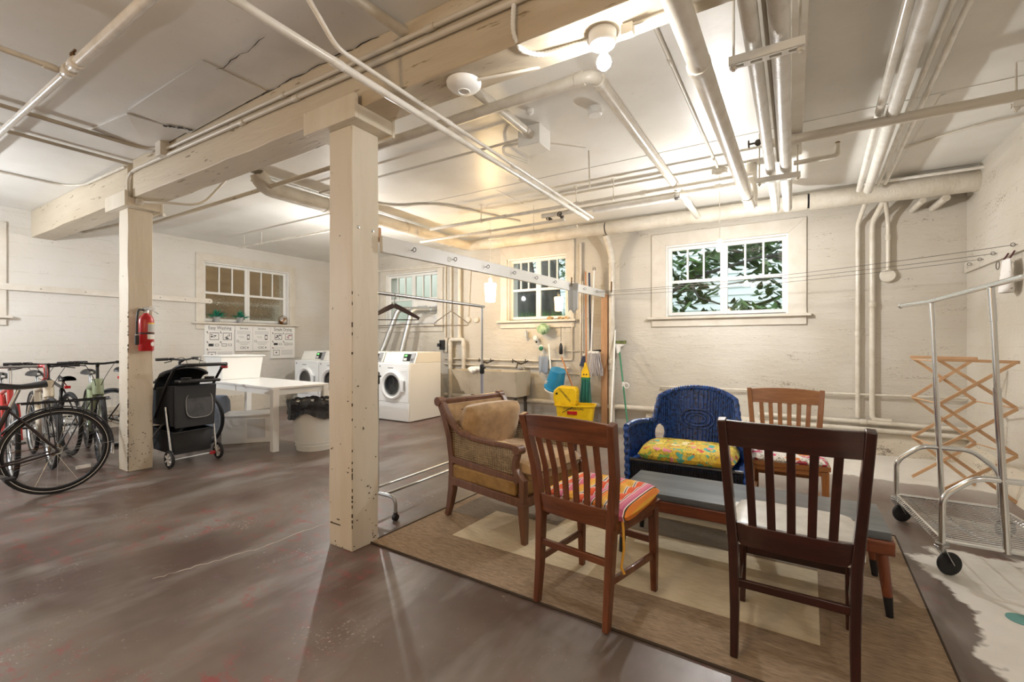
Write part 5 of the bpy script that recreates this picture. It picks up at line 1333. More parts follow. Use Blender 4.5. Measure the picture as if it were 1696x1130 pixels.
crumple('scrub_pad', 'grey scrub pad on the right half of the sink rim', 'sponge', (-3.78, 6.45, .83), .06, MT['grey_plastic'], 8, .4)

# ---------------------------------------------------------------- cleaning tools on the back wall
def pt(u, v, y):
    """a point on the plane y seen at photo pixel (u, v): used to set heights of hung tools"""
    A = math.radians(31.5); k = (u - 848) / 754.0; d = y / (math.cos(A) + k * math.sin(A)); l = k * d
    return Vector((-d * math.sin(A) + l * math.cos(A), y, 1.25 - (v - 568) / 754.0 * d))
t = thing('mop_bucket', 'yellow wheeled mop bucket with wringer under the broom', 'bucket', (-2.63, 6.03, 0), math.radians(14))
b = MB(); n = 32
def rr(w, d, z): return [(w * math.copysign(abs(math.cos(a)) ** .55, math.cos(a)), d * math.copysign(abs(math.sin(a)) ** .55, math.sin(a)), z) for a in [2 * PI * i / n for i in range(n)]]
secs = [rr(.235, .13, .07), rr(.255, .15, .2), rr(.275, .165, .345), rr(.295, .182, .355), rr(.295, .182, .375), rr(.268, .158, .375), rr(.225, .125, .09)]
vs = [p for s_ in secs for p in s_]; fs = [tuple(range(n - 1, -1, -1)), tuple(6 * n + i for i in range(n))]
for k in range(6):
    for i in range(n): fs.append((k * n + i, k * n + (i + 1) % n, (k + 1) * n + (i + 1) % n, (k + 1) * n + i))
b.add(vs, fs); obj('tub', b, MT['yellow'], t)
for sx in (-1, 1):
    for sy in (-1, 1):
        b = MB(); b.T = Matrix.Translation((sx * .19, sy * .11, .032)) @ Matrix.Rotation(PI / 2, 4, 'X'); b.lathe([(0, -.014), (.028, -.014), (.032, 0), (.028, .014), (0, .014)], n=16); b.T = None; b.box((sx * .19, sy * .11, .06), (.03, .03, .03)); obj('caster', b, MT['grey_plastic'], t)
b = MB()
b.prism([(-.275, .36), (-.05, .36), (.03, .37), (.035, .58), (.0, .615), (-.23, .625), (-.29, .57), (-.30, .47)], -.13, .13, 'y'); wr = obj('wringer', b, MT['yellow'], t, bev=.014)
for k in range(5):
    b = MB(); b.box((.025, -.06, .44 + k * .03), (.03, .13, .012)); obj('rib', b, MT['yellow'], wr)
b = MB(); b.T = Matrix.Translation((-.245, -.131, .53)) @ Matrix.Rotation(PI / 2, 4, 'X'); b.lathe([(.016, 0), (.016, .012), (0, .012)], n=14); obj('bolt', b, MT['black'], wr)
RX = Matrix.Rotation(PI / 2, 4, 'X')
text('COMMERCIAL', .040, MT['ink'], 'print_text', wr, Matrix.Translation((-.13, -.132, .51)) @ RX @ Matrix.Rotation(math.radians(-47), 4, 'Z'))
text('COMMERCIAL', .040, MT['ink'], 'print_text', t, Matrix.Translation((.0, -.170, .325)) @ Matrix.Rotation(math.radians(8), 4, 'X') @ RX, sx=1.15)
b = MB(); b.T = Matrix.Translation((-.02, -.163, .268)) @ Matrix.Rotation(math.radians(6), 4, 'X'); b.box((0, 0, 0), (.14, .012, .05)); lg_ = obj('red_badge', b, MT['red'], t, bev=.005)
b = MB(); b.bar([(-.16, -.175, .27), (.06, -.172, .385)], .008, .004, up=(0, 1, 0)); obj('wire_handle', b, MT['black'], t)
# blue bucket hung upside down at a tilt
c = pt(921, 628, 6.22)
t = thing('blue_bucket', 'tilted blue plastic bucket hung above the yellow bucket', 'bucket', tuple(c), 0)
b = MB(); b.T = Matrix.Rotation(math.radians(20), 4, 'Y') @ Matrix.Rotation(math.radians(12), 4, 'X') @ Matrix.Translation((0, 0, .0))
b.lathe([(0, .155), (.11, .155), (.115, .15), (.145, -.13), (.158, -.135), (.158, -.155), (.148, -.157), (.140, -.13), (.108, .14), (0, .143)], n=32, cap=False); obj('shell', b, MT['blue'], t)
b = MB(); b.T = Matrix.Rotation(math.radians(20), 4, 'Y') @ Matrix.Rotation(math.radians(12), 4, 'X'); b.box((-.09, -.117, -.06), (.045, .006, .05), .65); obj('sticker', b, MT['paper'], t)
b = MB(); b.T = Matrix.Rotation(math.radians(20), 4, 'Y') @ Matrix.Rotation(math.radians(12), 4, 'X'); b.tube([(.12 * math.cos(a), -.155 * math.sin(a) - .02, -.165) for a in [PI * .1 + PI * .8 * i / 10 for i in range(11)]], .007, 8); obj('handle', b, MT['white_plastic'], t)
def stick(name, label, cat, p, q, r, mat, parts):
    t = thing(name, label, cat, tuple((min(Vector(p), Vector(q), key=lambda v: v.z))), 0, None, True)
    b = MB(); b.tube([p, q], r, 10); obj('handle', b, mat, t); parts(t); return t
# broom
p, q = pt(970, 450, 6.36), pt(971, 607, 6.30)
def f(t):
    b = MB(); a = pt(970, 603, 6.30)
    b.T = Matrix.Translation(a); b.prism([(-.012, .02), (.012, .02), (.02, -.03), (.06, -.12), (.062, -.215), (-.062, -.215), (-.06, -.12), (-.02, -.03)], -.022, .022, 'y'); obj('broom_cap', b, MT['yellow'], t, bev=.006)
    b = MB(); R = random.Random(2); z0 = a.z - .21
    b.hexa([(a.x - .06, 6.275, z0 - .02), (a.x + .065, 6.275, z0 - .02), (a.x + .065, 6.325, z0 - .02), (a.x - .06, 6.325, z0 - .02), (a.x - .062, 6.27, z0 + .012), (a.x + .066, 6.27, z0 + .012), (a.x + .066, 6.33, z0 + .012), (a.x - .062, 6.33, z0 + .012)]); obj('ferrule', b, MT['green'], t)
    b = MB()
    for i in range(130):
        fx = R.uniform(-1, 1); fy = R.uniform(-1, 1); b.tube([(a.x + fx * .058, 6.30 + fy * .022, z0), (a.x + fx * .085, 6.28 + fy * .04, z0 - .40 + R.uniform(0, .03))], .0035, 4)
    o = obj('bristles', b, MT['bristle'], t); o['kind'] = 'stuff'
    b = MB(); b.box((a.x - .02, 6.276, a.z - .155), (.022, .004, .018)); b.box((a.x + .022, 6.276, a.z - .155), (.022, .004, .018)); obj('cap_hole', b, MT['ink'], t)
stick('broom', 'broom with yellow cap and teal bristles hung on the wall', 'broom', p, q, .011, MT['orange_wood'], f)
# string mop
p, q = pt(984, 448, 6.38), pt(979, 583, 6.34)
def f(t):
    b = MB(); R = random.Random(3); a = pt(984, 584, 6.34)
    for i in range(90):
        x = a.x + R.uniform(-.075, .075); y = 6.33 + R.uniform(-.03, .03); L = [(x, y, a.z)]
        for k in range(1, 6): L.append((x + (x - a.x) * .12 * k + R.uniform(-.006, .006) + .006 * k, y - .01 * (k > 1), a.z - (.33 + R.uniform(-.03, .02)) * k / 5))
        b.tube(L, .0055, 5)
    o = obj('yarn', b, MT['mop'], t); o['kind'] = 'stuff'
    b = MB(); b.bb(a.x - .08, a.x + .07, 6.30, 6.36, a.z - .015, a.z + .02); obj('clamp', b, MT['white_plastic'], t, bev=.005)
    P = pt(984, 447, 6.38); b = MB(); b.torus(tuple(P + Vector((0, 0, .01))), .02, .005, 'y', 16, 6); obj('loop', b, MT['black'], t)
stick('string_mop', 'grey string mop hanging with a white handle', 'mop', p, q, .012, MT['white_plastic'], f)
p, q = pt(976, 452, 6.40), pt(978, 580, 6.40)
stick('navy_pole', 'navy blue pole standing between broom and mop handles', 'pole', p, q, .014, MT['navy'], lambda t: None)
p = pt(966, 592, 6.36)
t = thing('scrub_brush', 'navy scrub brush hung left of the broom', 'brush', tuple(p), 0, None, True)
b = MB(); b.hexa([tuple(p + Vector(v)) for v in [(-.06, -.02, -.13), (.03, -.02, -.15), (.03, .02, -.15), (-.06, .02, -.13), (-.01, -.02, .02), (.05, -.02, .02), (.05, .02, .02), (-.01, .02, .02)]]); obj('brush_body', b, MT['navy'], t, bev=.01)
b = MB(); b.ball(tuple(p + Vector((.02, 0, .035))), .025, 12); obj('brush_knob', b, MT['white_plastic'], t)
p = pt(965, 466, 6.45); q = Vector((p.x, 6.45, .35))
stick('wooden_dowel', 'thin grey dowel standing behind the broom handle', 'dowel', p, q, .008, MT['trim'], lambda t: None)
p, q = pt(951, 581, 6.42), pt(1006, 581, 6.42)
t = thing('tool_rail', 'thin metal rail with black grips holding the mop and broom', 'rail', tuple(p), 0, None, True)
b = MB(); b.tube([p, q], .006, 6); obj('rail', b, MT['conduit_grey'], t)
m_ = p.lerp(q, .78); b = MB(); b.tube([p.lerp(q, .58), m_ - Vector((.05, 0, 0)), m_, m_ + Vector((.05, 0, 0)), p.lerp(q, .9)], [.006, .012, .016, .012, .008], 8); obj('grip', b, MT['black'], t)
# white leaning pole and green brush pole
p, q = pt(1019, 547, 6.44), Vector((-2.05, 5.85, .012))
stick('white_pole', 'long white pole leaning against the peeling pipe', 'pole', p, q, .012, MT['white_plastic'], lambda t: None)
p, q = pt(1026, 583, 6.46), Vector((-1.83, 5.95, .012))
def f(t):
    a = pt(1024, 575, 6.46)
    b = MB(); b.prism([(-.02, -.09), (.02, -.09), (.035, .0), (.10, .03), (.10, .05), (-.10, .05), (-.10, .03), (-.035, .0)], -.02, .02, 'y'); b2 = MB(); b2.T = Matrix.Translation(a) ; b2.v = []; 
    b.v = [tuple(Vector(v) + a) for v in b.v]; obj('brush_head', b, MT['white_plastic'], t, bev=.005)
    b = MB(); b.box(tuple(a + Vector((.0, -.005, .072))), (.23, .05, .042), -.06); obj('scrub_bristles', b, M('dark_green_scrub', '4c5a3a', .8, var=(60, '8a8f4a', .5, .6)), t)
    c = p.lerp(q, .42); b = MB(); b.tube([c - Vector((0, 0, .05)), c + Vector((0, 0, .05))], .018, 10); b.torus(tuple(c + Vector((.05, -.01, 0))), .035, .008, 'y', 16, 6); obj('clip', b, MT['white_plastic'], t)
stick('scrub_pole', 'green pole with a white brush head leaning right of the peeling pipe', 'brush', p, q, .012, MT['green'], f)
# orange stick with dustpan hook, black brush, small hung items
p, q = pt(930, 592, 6.46), pt(951, 648, 6.30)
stick('wooden_stick', 'slanting orange wooden stick behind the blue bucket', 'stick', p, q, .011, MT['orange_wood'], lambda t: None)
p = pt(929, 541, 6.50)
t = thing('hanging_brush', 'black bottle brush hanging on a string under the window sill', 'brush', tuple(p), 0, None, True)
b = MB(); b.tube([p, pt(929, 566, 6.48)], .004, 6); obj('string', b, MT['wire'], t)
a = pt(929, 568, 6.48); b = MB(); b.lathe([(0, 0), (.010, -.005), (.02, -.03), (.028, -.06), (.030, -.16), (.022, -.18), (0, -.18)], tuple(a), 14); obj('bristles', b, MT['black'], t)
cloth('dish_cloth', 'grey-blue cloth hanging beside the blue bucket', 'cloth', tuple(pt(900, 590, 6.46)), .17, .27, MT['cloth_grey'], 3)
crumple('green_cloth', 'crumpled pale green cloth hanging over the window sill', 'cloth', tuple(pt(900, 545, 6.42)), .10, MT['cloth_green'], 6, .75)
p = pt(870, 551, 6.48); b = MB(); b.hexa([tuple(p + Vector(v)) for v in [(-.03, -.02, -.07), (.04, -.02, -.09), (.04, .02, -.09), (-.03, .02, -.07), (-.02, -.015, .05), (.015, -.015, .05), (.015, .015, .05), (-.02, .015, .05)]]); tag(obj('work_glove', b, MT['cloth_pale'], bev=.01), 'pale work glove hanging left under the sink window sill', 'glove')
p = pt(887, 561, 6.47)
t = thing('white_scrubber', 'white dish scrubber hanging under the sink window', 'brush', tuple(p), 0, None, True)
b = MB(); b.ball(tuple(p), .042, 14, 1.25); obj('scrubber_head', b, MT['white_plastic'], t)
b = MB(); b.ball(tuple(p + Vector((.02, -.01, -.055))), .018, 10); obj('scrubber_tip', b, MT['black'], t)
p = pt(896, 577, 6.47)
t = thing('green_scrubber', 'green round sponge brush hanging above the grey cloth', 'brush', tuple(p), 0, None, True)
b = MB(); b.ball(tuple(p), .035, 14, 1.2); obj('sponge', b, MT['green'], t)
b = MB(); b.ball(tuple(p + Vector((-.005, .012, .02))), .036, 14); obj('holder', b, MT['white_plastic'], t)
p, q = pt(909, 570, 6.44), pt(912, 612, 6.30)
stick('white_wand', 'white wand standing behind the blue bucket', 'wand', p, q, .012, MT['white_plastic'], lambda t: None)
for k, (u, lab, s) in enumerate([(911, 'left brown driftwood piece on the sink window sill', .05), (928, 'middle spiky driftwood piece on the sink window sill', .045), (938, 'right pale driftwood piece on the sink window sill', .04)]):
    p = pt(u, 530, 6.50); p.z = 1.62 + s * .45; crumple('driftwood', lab, 'driftwood', tuple(p), s, MT['shell'], 20 + k, .5)['group'] = 'driftwood on the sill'

# ---------------------------------------------------------------- clothes line boards and lines
t = thing('hook_board', 'long white board with screw hooks from the foreground post to the stud', 'board', (-2.26, 4.2, 1.86), 0, None, True)
b = MB(); A0, A1 = Vector((-2.212, 2.024, 1.875)), Vector((-2.33, 6.385, 1.965))
b.bar([A0, A1], .028, .105); obj('board', b, MT['hookboard'], t, bev=.003)
hk = []
for i in range(9):
    f_ = .06 + .105 * i; P = A0.lerp(A1, f_) + Vector((.015, 0, .0)); hk.append(P)
    b = MB(); b.tube([P - Vector((.004, 0, 0)), P + Vector((.015, 0, 0))], .003, 6); b.torus(tuple(P + Vector((.028, 0, 0))), .014, .003, 'y', 14, 5); obj('hook', b, MT['wire'], t)
t = thing('hook_board', 'cream board with screw hooks on the right wall', 'board', (1.555, 5.4, 1.96), 0, None, True)
b = MB(); b.bar([(1.555, 4.2, 2.03), (1.555, 6.52, 2.03)], .028, .11); obj('board', b, MT['wall'], t, bev=.003)
hr = []
for y in (4.75, 5.2, 5.62, 5.95, 6.25):
    P = Vector((1.54, y, 2.035)); hr.append(P); b = MB(); b.tube([P, P - Vector((.012, 0, 0))], .003, 6); b.torus(tuple(P - Vector((.026, 0, 0))), .014, .003, 'y', 14, 5); obj('hook', b, MT['wire'], t)
for k, (a, c, lab) in enumerate([(hk[8], hr[1], 'nearest clothes line strung to the right wall'), (hk[8] + Vector((0, .05, -.01)), hr[2], 'middle clothes line strung to the right wall'), (A1 + Vector((.03, 0, -.02)), hr[3], 'farthest clothes line strung to the right wall')]):
    b = MB(); L = [a.lerp(c, i / 14) - Vector((0, 0, .05 * 4 * (i / 14) * (1 - i / 14))) for i in range(15)]; b.tube(L, .0026, 5); tag(obj('clothes_line', b, MT['wire']), lab, 'line')
P = A0.lerp(A1, .69); c = cloth('drying_rag', 'pale grey rag pegged to the white hook board', 'cloth', (P.x + .06, P.y + .02, P.z + .03), .14, .34, MT['cloth_pale'], 5, 'y', .006)
b = MB(); b.bar([(P.x + .045, P.y + .0, P.z + .0), (P.x + .05, P.y + .0, P.z + .10)], .012, .014, up=(0, 1, 0)); tag(obj('clothes_peg', b, MT['brass']), 'dark clothes peg holding the pale rag', 'peg')
# printed peg bag on the right wall
b = MB(); yc, zt_ = 5.28, 1.93
def fn(u, v):
    a = 2 * PI * u; w_ = (.075 + .02 * math.sin(PI * min(1, v * 1.1))) * (1 if v < .92 else 1 - (v - .92) * 6); return (1.50 + .035 * math.sin(a) * (.35 + v), yc + w_ * math.cos(a), zt_ - .27 * v)
b.grid(fn, 28, 16, True); t = thing('peg_bag', 'white printed peg bag hanging on the right wall board', 'bag', (1.50, yc, 1.62), 0, None, True)
obj('bag', b, MT['patched'], t)
b = MB(); b.tube(rounded([(1.53, yc - .06, zt_ + .06), (1.50, yc - .07, zt_), (1.50, yc + .07, zt_), (1.53, yc + .06, zt_ + .06)], .02), .006, 6); obj('drawstring', b, M('dark_red_cord', '5a3038', .8), t)
b = MB(); b.torus((1.48, yc + .11, zt_ - .03), .035, .004, 'x', 18, 5); obj('strap_loop', b, MT['wire'], t)
# board across the left wall
t = thing('wall_board', 'long cream board with nail heads across the left wall and window', 'board', (XL + .04, 1.0, 1.93), 0, None, True)
b = MB(); b.prism([(-2.8, 1.933), (3.97, 1.927)] + [(3.975 + .042 * math.sin(a), 1.968 - .042 * math.cos(a)) for a in [PI * i / 8 for i in range(9)]] + [(3.97, 2.01), (-2.8, 2.02)], XL + .03, XL + .055, 'x'); obj('board', b, MT['trim'], t, bev=.002)
for y in (1.9, 2.35, 2.8, 3.25, 3.6, 3.97):
    b = MB(); b.T = Matrix.Translation((XL + .055, y, 1.97)) @ Matrix.Rotation(PI / 2, 4, 'Y'); b.lathe([(.012, 0), (.008, .006), (0, .006)], n=8); obj('nail_head', b, MT['conduit_grey'], t)
# ================================================================ posters, sill plants
PX = XL + .0
def poster(y0, y1, z0, z1, label, draw):
    t = thing('instruction_poster', label, 'poster', (PX, (y0 + y1) / 2, z0), PI / 2, 'washing and drying posters')
    w, h = y1 - y0, z1 - z0
    b = MB(); b.bb(-w / 2, w / 2, -.036, .0, 0, h); obj('sheet', b, MT['paper'], t)
    R0 = Matrix.Rotation(PI / 2, 4, 'X')
    def T(s, size, x, z, m='ink', sx=1.0): return text(s, size, MT[m], 'print_text', t, Matrix.Translation((x * w, -.0365, z * h)) @ R0, sx=sx)
    def rects(L, m):
        b = MB()
        for (xa, xb, za, zb) in L: b.bb(xa * w, xb * w, -.0372, -.0358, za * h, zb * h)
        obj('print', b, MT[m], t)['kind'] = 'stuff'
    draw(T, rects, w, h); return t
def frame(x0, x1, z0, z1, tk=.012):
    return [(x0, x1, z0, z0 + tk), (x0, x1, z1 - tk, z1), (x0, x0 + tk, z0, z1), (x1 - tk, x1, z0, z1)]
def how_to(title, sx, pink):
    def draw(T, rects, w, h):
        T(title, .082, 0, .93, 'ink', sx)
        ink = []; g = [(-.40, .40, .865, .870)]; pk = []
        R = random.Random(len(title))
        for (x, z) in ((-.34, .70), (.10, .70)):
            ink += frame(x, x + .30, z - .10, z + .10, .014)
            for k in range(7):
                a, c = x + R.uniform(.03, .2), z + R.uniform(-.08, .05); (pk if (pink and x > 0) else ink).append((a, a + R.uniform(.03, .1), c, c + R.uniform(.01, .035)))
        for (x, z) in ((-.38, .46), (.06, .46)):
            ink += frame(x, x + .17, z - .035, z + .035, .012) + frame(x + .22, x + .34, z - .03, z + .03, .010)
            if x < 0: ink += [(x + .01, x + .15, z - .03, z + .03)]
        for (x, z) in ((-.44, .80), (.0, .80), (-.44, .53), (.0, .53), (-.44, .33)): ink += [(x, x + .035, z, z + .03), (x + .03, x + .05, z - .03, z)]
        ink += frame(-.40, -.14, .10, .27, .012) + [(-.30, -.25, .17, .21)]
        g += [(-.40, .05, .335, .342)] + [(-.08, .42, .26 - .035 * k, .268 - .035 * k) for k in range(5)]
        rects(ink, 'ink'); rects(g, 'ink_grey')
        if pk: rects(pk, 'ink_pink')
    return draw
def service(T, rects, w, h):
    T('Service', .052, 0, .91, 'ink', 1.0); T('CSC', .056, -.04, .13, 'ink', 1.1)
    g = [(-.40, .40, .79 - .05 * k, .80 - .05 * k) for k in range(3)] + [(-.30, .0, .58, .59), (-.25, .02, .53, .54), (-.30, .36, .36, .37), (-.30, .3, .31, .32), (-.2, .2, .26, .27)]
    rects(g, 'ink_grey')
    rects(frame(.17, .32, .46, .66, .02) + [(.17, .32, .46, .50), (.17, .32, .62, .66), (.19, .25, .11, .16)] + frame(-.42, -.30, .36, .44, .012), 'ink')
poster(3.90, 4.39, .92, 1.555, 'Easy Washing instruction poster under the left window', how_to('Easy Washing', .84, False))
poster(4.40, 4.715, 1.10, 1.555, 'left Service poster between the washing and drying posters', service)
poster(4.72, 5.055, 1.10, 1.555, 'right Service poster beside the Simple Drying poster', service)
poster(5.06, 5.555, .945, 1.555, 'Simple Drying instruction poster under the left window', how_to('Simple Drying', .80, True))
def potted(y, label, seed):
    t = thing('potted_plant', label, 'plant', (XL - .02, y, 1.612), 0, 'teal plants on the left window sill')
    b = MB(); b.lathe([(.04, 0), (.043, .005), (.055, .10), (.058, .105), (.053, .105), (.05, .09), (0, .09)], n=20); obj('pot', b, MT['plate_white'], t)
    R = random.Random(seed); b = MB()
    for i in range(70):
        a = R.uniform(0, 2 * PI); e = R.uniform(.15, 1.45); L_ = R.uniform(.09, .19); d = Vector((math.cos(a) * math.cos(e), math.sin(a) * math.cos(e), math.sin(e))); w = d.cross(Vector((0, 0, 1)));
        w = (w.normalized() if w.length > .01 else Vector((1, 0, 0))) * .011; p = Vector((0, 0, .09)) + Vector((d.x, d.y, 0)) * .02; m_ = p + d * L_ * .55; q = p + d * L_ + Vector((0, 0, -.02))
        b.add([p, m_ + w, q, m_ - w], [(0, 1, 2), (0, 2, 3)])
    o = obj('leaves', b, MT['plant'], t); o['kind'] = 'stuff'
potted(4.12, 'left teal-leaved plant in a small metal pot on the left sill', 1)
potted(4.52, 'right teal-leaved plant in a small metal pot on the left sill', 2)
t = thing('ornament_ball', 'brown and silver ball ornament at the right end of the left sill', 'ornament', (XL + .0, 5.33, 1.612), 0)
b = MB(); b.ball((0, 0, .075), .075, 20); obj('ball', b, MT['glassball'], t)
b = MB(); b.torus((0, 0, .085), .088, .006, 'x', 24, 6); b.lathe([(.05, 0), (.055, .008)], n=18); obj('ring_stand', b, MT['brass'], t)

# ---------------------------------------------------------------- table, tub, bin
t = thing('laundry_table', 'white square-legged folding table beside the stroller', 'table', (-6.05, 3.42, 0), math.radians(-4))
wp = M('white_laminate', 'e8e8e6', .25)
b = MB(); b.bb(-1.05, 1.05, -.35, .35, .715, .74); obj('table_top', b, wp, t, bev=.003)
b = MB(); b.bb(-1.02, 1.02, -.33, -.31, .645, .715); b.bb(-1.02, 1.02, .31, .33, .645, .715); b.bb(1.0, 1.02, -.31, .31, .645, .715); b.bb(-1.02, -1.0, -.31, .31, .645, .715); obj('apron', b, wp, t)
for sx in (-1, 1):
    for sy in (-1, 1):
        b = MB(); b.box((sx * 1.015, sy * .315, .358), (.07, .07, .715)); obj('leg', b, wp, t, bev=.003)
b = MB(); b.box((.90, -.02, .62), (.06, .05, .13)); obj('bracket', b, wp, t)
t = thing('storage_tub', 'large white plastic tub on the left end of the laundry table', 'tub', (-6.83, 3.50, .741), math.radians(-4))
b = MB()
def tubsec(w, d, z): return [(-w, -d, z), (w, -d, z), (w, d, z), (-w, d, z)]
S = [tubsec(.22, .25, 0), tubsec(.25, .285, .315), tubsec(.272, .308, .318), tubsec(.272, .308, .335), tubsec(.243, .278, .335), tubsec(.212, .242, .01)]
vs = [p for s_ in S for p in s_]; fs = [(3, 2, 1, 0), tuple(20 + i for i in range(4))]
for k in range(5):
    for i in range(4): fs.append((k * 4 + i, k * 4 + (i + 1) % 4, (k + 1) * 4 + (i + 1) % 4, (k + 1) * 4 + i))
b.add(vs, fs); obj('tub', b, MT['white_plastic'], t, bev=.012, seg=3)
t = thing('storage_box', 'low white storage box standing under the laundry table', 'box', (-5.93, 3.24, 0), math.radians(50))
b = MB(); b.bb(-.28, .28, -.20, .20, 0, .335); obj('box_body', b, wp, t, bev=.004)
b = MB(); b.bb(-.292, .292, -.215, .215, .335, .355); obj('box_lid', b, wp, t, bev=.004)
b = MB(); b.bb(.0, .20, -.203, -.199, .06, .30); obj('front_panel', b, M('grey_white_panel', 'c9cacb', .4), t)
t = thing('laundry_bag', 'grey-blue bag standing under the left of the laundry table', 'bag', (-6.72, 3.22, 0), .2)
b = MB(); b.lathe([(0, 0), (.14, .01), (.16, .2), (.15, .45), (.11, .52), (.09, .5), (0, .48)], n=24, cap=False); obj('bag_body', b, MT['cloth_grey'], t)
b = MB(); b.tube(rounded([(-.06, -.1, .47), (-.06, -.14, .60), (.06, -.14, .60), (.06, -.1, .47)], .03), .01, 8); obj('bag_handle', b, MT['white_plastic'], t)
# bin with black liner
t = thing('waste_bin', 'white ribbed bin with a black liner in front of the washers', 'bin', (-4.83, 3.40, 0), 0)
b = MB(); n = 72
def binp(u, v):
    a = 2 * PI * u; r = (.205 + .055 * v) * (1 + .012 * (1 if round(u * n) % 2 else -1) * (.12 < v < .95)); return (r * math.cos(a), r * math.sin(a), .55 * v)
b.grid(binp, n, 12, True); b.lathe([(0, .004), (.205, .004)], n=36, cap=False); b.lathe([(.209, .05), (.218, .05), (.218, .065), (.211, .065)], n=48, cap=False); b.lathe([(.213, .09), (.222, .09), (.222, .1), (.215, .1)], n=48, cap=False)
obj('bin_body', b, MT['bin'], t, ang=60)
b = MB(); R = random.Random(8); ph = [R.uniform(0, 6) for _ in range(8)]
def bagp(u, v):
    a = 2 * PI * u
    q = [(.18, .30), (.24, .50), (.262, .565), (.285, .585), (.298, .55), (.288, .47), (.30, .40)]
    k = v * 6; i = min(5, int(k)); f_ = k - i; r = q[i][0] + (q[i + 1][0] - q[i][0]) * f_; z = q[i][1] + (q[i + 1][1] - q[i][1]) * f_
    wv = .010 * math.sin(9 * a + ph[0] + 3 * v) + .008 * math.sin(17 * a + ph[1] + 5 * v) + .006 * math.sin(31 * a + ph[2])
    z += (.03 * math.sin(3 * a + ph[3]) + .02 * math.sin(5 * a + ph[4])) * max(0, v - .7) * 3.3
    return ((r + wv) * math.cos(a), (r + wv) * math.sin(a), z + .5 * wv)
b.grid(bagp, 96, 24, True); obj('bin_liner', b, MT['bag'], t, ang=60)

# ---------------------------------------------------------------- fire extinguisher
t = thing('fire_extinguisher', 'red fire extinguisher hung on the chipped post', 'fire extinguisher', (-5.385, 1.93, 1.17), 0)
b = MB(); b.lathe([(0, 0), (.056, 0), (.062, .008), (.062, .30), (.052, .335), (.028, .355), (.022, .37)], n=28); obj('cylinder', b, MT['red'], t)
b = MB(); b.lathe([(.02, .365), (.022, .40), (.016, .41)], n=14); b.box((0, .02, .415), (.024, .09, .018)); vl = obj('valve', b, MT['steel'], t)
b = MB(); b.bar([(0, -.01, .425), (0, .06, .445), (0, .11, .445)], .02, .006); obj('lever', b, MT['steel'], vl)
b = MB(); b.bar([(0, .01, .405), (0, .06, .395), (0, .10, .37)], .02, .006); obj('lever', b, MT['steel'], vl)
b = MB(); b.torus((.015, .035, .42), .02, .003, 'x', 16, 5); obj('gauge_ring', b, MT['white_plastic'], vl)
b = MB(); b.tube(rounded([(0, -.02, .40), (.02, -.07, .405), (.03, -.085, .30), (.03, -.085, .14)], .035), .010, 10); ho = obj('hose', b, MT['black'], t)
b = MB(); b.lathe([(.012, 0), (.017, .005), (.017, .09), (.012, .095)], (.03, -.085, .06), 14); obj('nozzle', b, MT['black'], ho)
b = MB(); b.lathe([(.014, 0), (.014, .02)], (.03, -.085, .14), 12); obj('hose_band', b, MT['white_plastic'], ho)
b = MB(); b.lathe([(.0635, .165), (.0645, .165), (.0645, .18), (.0635, .18)], n=28, cap=False); obj('strap', b, MT['black'], t)
def wrapq(a0, a1, z0, z1, m, nm):
    b = MB(); b.grid(lambda u, v: (.0632 * math.cos(a0 + (a1 - a0) * u), .0632 * math.sin(a0 + (a1 - a0) * u), z0 + (z1 - z0) * v), 8, 2); return obj(nm, b, m, t)
wrapq(-.15, 1.5, .185, .265, MT['cloth_pale'], 'label'); wrapq(-.15, 1.5, .265, .275, MT['yellow'], 'label'); wrapq(-.2, 1.4, .115, .163, MT['paper'], 'label')
b = MB(); b.grid(lambda u, v: (.0634 * math.cos(.55 + .32 * (1 - v) * math.cos(2 * PI * u)), .0634 * math.sin(.55 + .32 * (1 - v) * math.cos(2 * PI * u)), .068 + .022 * (1 - v) * math.sin(2 * PI * u)), 20, 3, True); obj('oval_badge', b, MT['paper'], t)
b = MB(); b.bb(-.072, -.064, -.035, .02, .385, .425); obj('wall_bracket', b, MT['white_plastic'], t)

# ================================================================ bicycles
def wheel(par, c, name, rim_m, tyre_m=None, R=.335, nsp=28, tyre=.019, line=False):
    w = bpy.data.objects.new(name, None)
    b = MB(); b.torus(c, R, tyre, 'x', 56, 8); 
    tr = obj(name, b, tyre_m or MT['rubber'], par)
    b = MB(); b.torus(c, R - tyre - .006, .011, 'x', 56, 6); obj('rim', b, rim_m, tr)
    if line:
        for s in (-1, 1): b = MB(); b.torus((c[0] + s * .0155, c[1], c[2]), R - .008, .0022, 'x', 56, 5); obj('reflex_stripe', b, MT['paper'], tr)
    b = MB()
    for i in range(nsp):
        a = 2 * PI * i / nsp; s = 1 if i % 2 else -1; o_ = .55 if (i // 2) % 2 else -.55
        b.tube([(c[0] + s * .028, c[1] + .022 * math.cos(a + o_), c[2] + .022 * math.sin(a + o_)), (c[0], c[1] + (R - .03) * math.cos(a), c[2] + (R - .03) * math.sin(a))], .0011, 4)
    obj('spokes', b, MT['alloy'], tr)
    b = MB(); b.tube([(c[0] - .045, c[1], c[2]), (c[0] + .045, c[1], c[2])], .014, 10); b.torus((c[0] + .028, c[1], c[2]), .024, .003, 'x', 14, 5); b.torus((c[0] - .028, c[1], c[2]), .024, .003, 'x', 14, 5); obj('hub', b, MT['alloy'], tr)
    return tr
